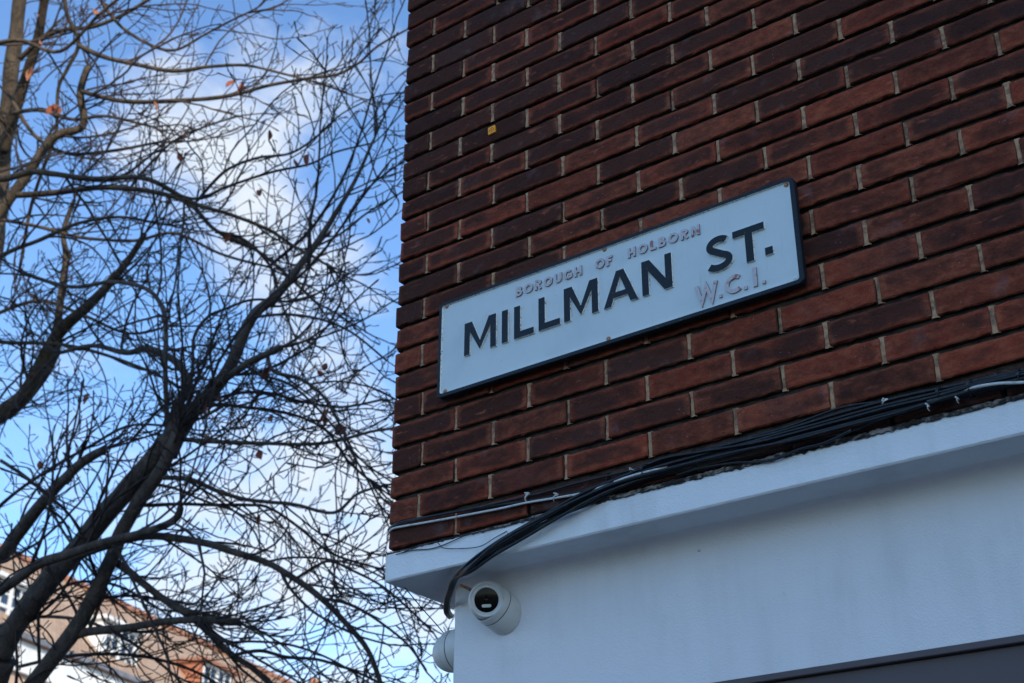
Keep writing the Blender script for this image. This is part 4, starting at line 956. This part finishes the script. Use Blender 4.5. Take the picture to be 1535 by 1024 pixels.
for i, (uc, z0, z1, hw, cheek) in enumerate([(-.15, .05, 1.25, .85, M_tile), (4.3, -.05, 1.35, .85, M_tile), (9.2, -.15, 1.40, .95, M_orange), (13.2, -.1, 1.35, .85, M_tile), (-5, .3, 1.7, .85, M_tile), (17.5, .3, 1.7, .85, M_tile)]):
    q = MB(); b0 = .30
    fbox(q, uc - hw, b0 + .04, z0 - .5, uc - hw + .14, b0 + 1.7, z1); fbox(q, uc + hw - .14, b0 + .04, z0 - .5, uc + hw, b0 + 1.7, z1); fbox(q, uc - hw + .14, b0 + .04, z0 - .5, uc + hw - .14, b0 + .3, z0)
    d = q.build('dormer', M_orange if cheek is M_orange else M_white, hb)
    q = MB(); fbox(q, uc - hw - .1, b0 - .12, z1, uc + hw + .1, b0 + 1.9, z1 + .10); q.build('dormer_roof', M_white if cheek is not M_orange else M_ridge, d)
    qf, qg = MB(), MB(); sash(qf, qg, uc - hw + .14, uc + hw - .14, z0, z1, b0 + .02); qf.build('window_frame', M_white, d); qg.build('pane', M_pane, d)
    for r_i, zz in enumerate((-3.4, -6.4)):
        if zz + gz < -99: pass
        qf, qg = MB(), MB(); sash(qf, qg, uc - .55, uc + .55, zz, zz + 1.7, -.02); w1 = qf.build('window', M_white, hb); qg.build('pane', M_pane, w1)
q = MB(); fbox(q, 6.2, 2.3, 2.2, 7.4, 3.2, 4.3); ch = None
# chimney on the ridge further along
q = MB(); fbox(q, 19.9, 2.6, 2.4, 20.6, 3.4, 3.55); ch = q.build('chimney', M_orange, roof)
q = MB()
for e in (.18, .52): q.tube([fl(19.9 + e, 3.0, 3.55), fl(19.9 + e, 3.0, 3.8)], [.13, .10], 12)
q.build('chimney_pot', M_ridge, ch)

# ------------------------------------------------------------------ unseen tall block, added and sized only to keep the corner in shade
hd = Vector((S.x, S.y, 0)).normalized(); pr = Vector((-hd.y, hd.x, 0))
bc = Vector((.2, 0, 0)) + hd * 30 - pr * .0
M_blk = speck('stock_brick', (0.20, 0.13, 0.09), (0.14, 0.09, 0.07), 3, .4, .6, .85)
blk = empty('shade_block', (bc.x, bc.y, 0), 'unseen tall brown brick block behind the viewer, added to shade the corner', 'building')
MBk = Matrix.Translation((bc.x, bc.y, 0)) @ Matrix((pr, -hd, Vector((0, 0, 1)))).transposed().to_4x4()
q = MB(); q.box(-7, -9, 0, 7, 0, 24.0, 0, MBk); q.build('walls', M_blk, blk)
q = MB(); q.box(-7.2, -9.2, 24.0, 7.2, .2, 24.5, 0, MBk); q.build('parapet', M_pave, blk)
for fl_ in range(7):
    for k in range(5):
        x = -5.4 + k * 2.7; z = 2 + fl_ * 3.1
        q = MB(); q.box(x - .65, 0, z, x + .65, .06, z + 1.6, 0, MBk); wf = q.build('window', M_white, blk)
        q = MB(); q.box(x - .56, .05, z + .09, x - .03, .075, z + 1.5, 0, MBk); q.box(x + .03, .05, z + .09, x + .56, .075, z + 1.5, 0, MBk); q.build('pane', M_pane, wf)
print('twigs', A.count, B.count, C_.count, 'verts', len(A.tw.v), len(B.tw.v), len(C_.tw.v))
